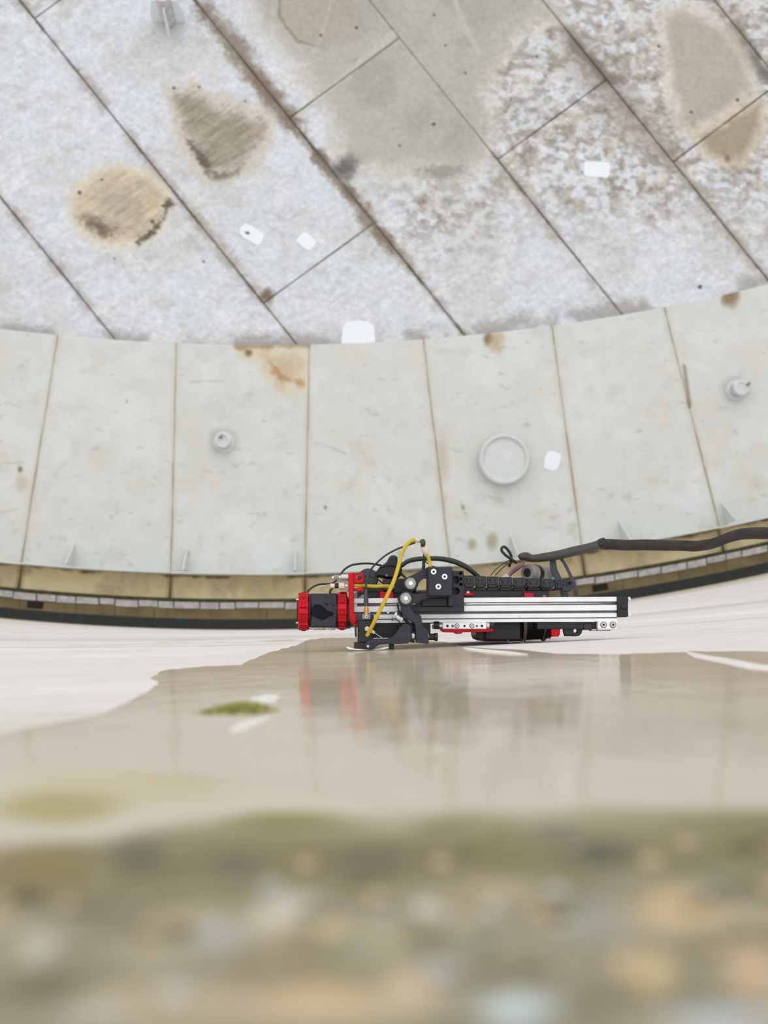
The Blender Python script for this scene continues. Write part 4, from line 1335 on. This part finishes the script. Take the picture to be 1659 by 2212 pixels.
# ---- things on top, behind the carriage
sl('handle_clamp', M['black'], [(812, 1240), (813.5, 1234), (821, 1224), (836, 1213.5), (841.5, 1203), (845, 1199.6), (853, 1199), (859, 1203), (859, 1213), (866, 1221), (869.5, 1230), (867, 1243),
                                (858, 1251), (836, 1250), (813, 1245)], 2.43, 2.47, (), rob, .004)
MB().ptube([(821, 1226, 2.428), (834, 1221, 2.426), (849, 1221.5, 2.428), (857, 1226, 2.432)], 2.2).build('clamp_lip', M['black'], rob)
disc_y('status_lamp', M['pink'], 835, 1243, 2.6, 2.4295, .001)
MB().lathe(at(795, 1250, 2.45), (0, 1, 0), [(0, .0165), (.002, .018), (.03, .018)], 28).build('motor_can', M['strap'], rob)
bx('instrument_box', M['dark'], 828, 1251, 900, 1275, 2.425, 2.46)
bx('instrument_box_end', M['black'], 852, 1250, 892, 1280, 2.415, 2.426)
bx('crossbar', M['black'], 786, 1262, 830, 1279, 2.43, 2.46)
sl('side_strut', M['grey'], [(770, 1296), (783, 1284), (793, 1287), (790, 1296)], 2.425, 2.435)
MB().ptube([(866, 1223, 2.44), (880, 1213, 2.44), (899, 1208, 2.44), (922, 1206.5, 2.44), (952, 1207, 2.44), (980, 1212.5, 2.445), (1004, 1223, 2.45), (1021, 1235, 2.455), (1034, 1246, 2.46)],
           [4.6, 5, 5.2, 5.2, 5.4, 6, 6, 5.4, 5]).build('black_hose', M['cable'], rob)
MB().ptube([(864, 1236, 2.44), (872, 1244, 2.44), (880, 1252, 2.435)], 2.6).build('cable', M['cable'], rob)
# drum, hoses and loops at the rear
a_, b_ = at(1139, 1237, 2.482), at(1172, 1241, 2.515)
kd = 2.5 / F
dr = MB().lathe(a_, b_ - a_, [(0, 9 * kd), (0, 17 * kd), (.003, 18.5 * kd), (.02, 18.5 * kd), (.021, 15 * kd), (.028, 15 * kd), (.029, 19 * kd), (.055, 19 * kd), (.06, 17 * kd)], 32).build('drum', M['grey'], rob)
MB().lathe(a_ - (b_ - a_).normalized() * .0006, b_ - a_, [(0, 9.6 * kd), (.004, 9 * kd)], 24).build('drum_bore', M['black'], dr)
MB().lathe(a_ + (b_ - a_).normalized() * .021, b_ - a_, [(0, 19.5 * kd), (.009, 19.5 * kd)], 32).build('drum_band', M['black'], dr)
MB().ptube([(1096, 1246, 2.49), (1106, 1236, 2.49), (1119, 1226, 2.485), (1128, 1219.5, 2.482), (1131, 1217.5, 2.48)], [4, 4.8, 5, 4.8, 4.4]).build('mauve_hose', M['pink'], rob)
sl('hose_cuff', M['cream'], [(1084, 1247), (1096, 1239), (1101, 1246), (1096, 1250), (1084, 1250)], 2.485, 2.5)
MB().ptube([(1116, 1216, 2.48), (1105, 1208, 2.475), (1092, 1199, 2.47), (1084, 1190, 2.468), (1084.5, 1183, 2.468), (1090.5, 1181.5, 2.47), (1098, 1189, 2.474), (1104, 1200, 2.478), (1103, 1212, 2.48),
            (1100, 1224, 2.485)], 3.1).build('cable_loop', M['cable'], rob)
MB().ptube([(1060, 1243, 2.46), (1072, 1229, 2.465), (1088, 1217, 2.47), (1107, 1206, 2.475)], 1.0).build('thin_wire', M['cable'], rob)
MB().ptube([(1070, 1243, 2.47), (1084, 1228, 2.47), (1096, 1219, 2.475), (1107, 1214, 2.478)], 1.2).build('thin_wire', M['cable'], rob)


def blade(name, pts, wid, Y0, Y1):
    """curved flat strap standing edge-on"""
    mb = MB()
    n_ = len(pts)
    vs_ = []
    for (x, y), w_ in zip(pts, wid):
        for xx, YY in ((x, Y0), (x + w_, Y0), (x + w_, Y1), (x, Y1)):
            p_ = at(xx, y, Y0); vs_.append(Vector((p_.x, YY, p_.z)))
    fs_ = [(i * 4 + a, i * 4 + (a + 1) % 4, i * 4 + 4 + (a + 1) % 4, i * 4 + 4 + a) for i in range(n_ - 1) for a in range(4)] + [(0, 1, 2, 3), tuple((n_ - 1) * 4 + q for q in (3, 2, 1, 0))]
    mb.add(vs_, fs_)
    return mb.build(name, M['strap'], rob)


blade('strap', [(1188, 1206), (1188.5, 1228), (1194, 1243), (1203, 1258), (1210, 1275), (1214, 1296)], [12, 15, 16, 15, 15, 17], 2.494, 2.498)
blade('strap', [(1205, 1203), (1217, 1218), (1227, 1238), (1235, 1258), (1240, 1276), (1243, 1296)], [9, 7, 7, 8, 8, 9], 2.4925, 2.4965)

# ---- umbilical leaving to the right
um = empty('umbilical_hose', at(1300, 1178, 2.48))
tag(um, 'thick dark braided hose bundle leading from the crawler off to the right edge', 'hose')
MB().ptube([(1121, 1206, 2.482), (1126, 1203, 2.481), (1136, 1202, 2.48), (1150, 1206, 2.48), (1170, 1204.5, 2.48), (1206, 1199, 2.48), (1240, 1190.5, 2.48), (1272, 1183, 2.48), (1304, 1174, 2.48)],
           [5, 8, 9.5, 8, 9.5, 10.5, 10.5, 10, 10.5], 14, 8).build('taped_section', M['tape'], um)
mb = MB()
core = [(1296, 1176, 2.48), (1312, 1176, 2.48), (1350, 1177.5, 2.48), (1397, 1177, 2.48), (1445, 1178.5, 2.48), (1475, 1178, 2.48), (1505, 1180, 2.48), (1530, 1176, 2.48), (1556, 1168, 2.48), (1580, 1159, 2.48),
        (1604, 1153.5, 2.48), (1640, 1151.5, 2.48), (1700, 1153, 2.48), (1800, 1160, 2.48), (1950, 1172, 2.48)]
mb.ptube(core, [10.5, 11.5, 11.5, 12.2, 11.8, 10, 10.5, 10, 11, 11.8, 12.6, 13.4, 13.4, 13.4, 13.4], 16, 8)
mb.build('braided_sleeve', M['braid'], um)
for j in range(5):                     # cables showing as ridges through the sleeve
    ph = j * 1.256
    pts = []
    for i, (x, y, Y_) in enumerate(core):
        aa = ph + i * .5
        pts.append((x, y + 7.6 * math.cos(aa), Y_ - .0058 * math.sin(aa)))
    MB().ptube(pts, [3.4] + [4.6] * 13 + [4.6], 8, 8).build('sleeve_ridge', M['braid'], um)
MB().ptube([(1293, 1180, 2.48), (1299, 1175, 2.48), (1308, 1172, 2.48)], [11.3, 12.2, 11.6], 16, 4).build('sleeve_end', M['black'], um)
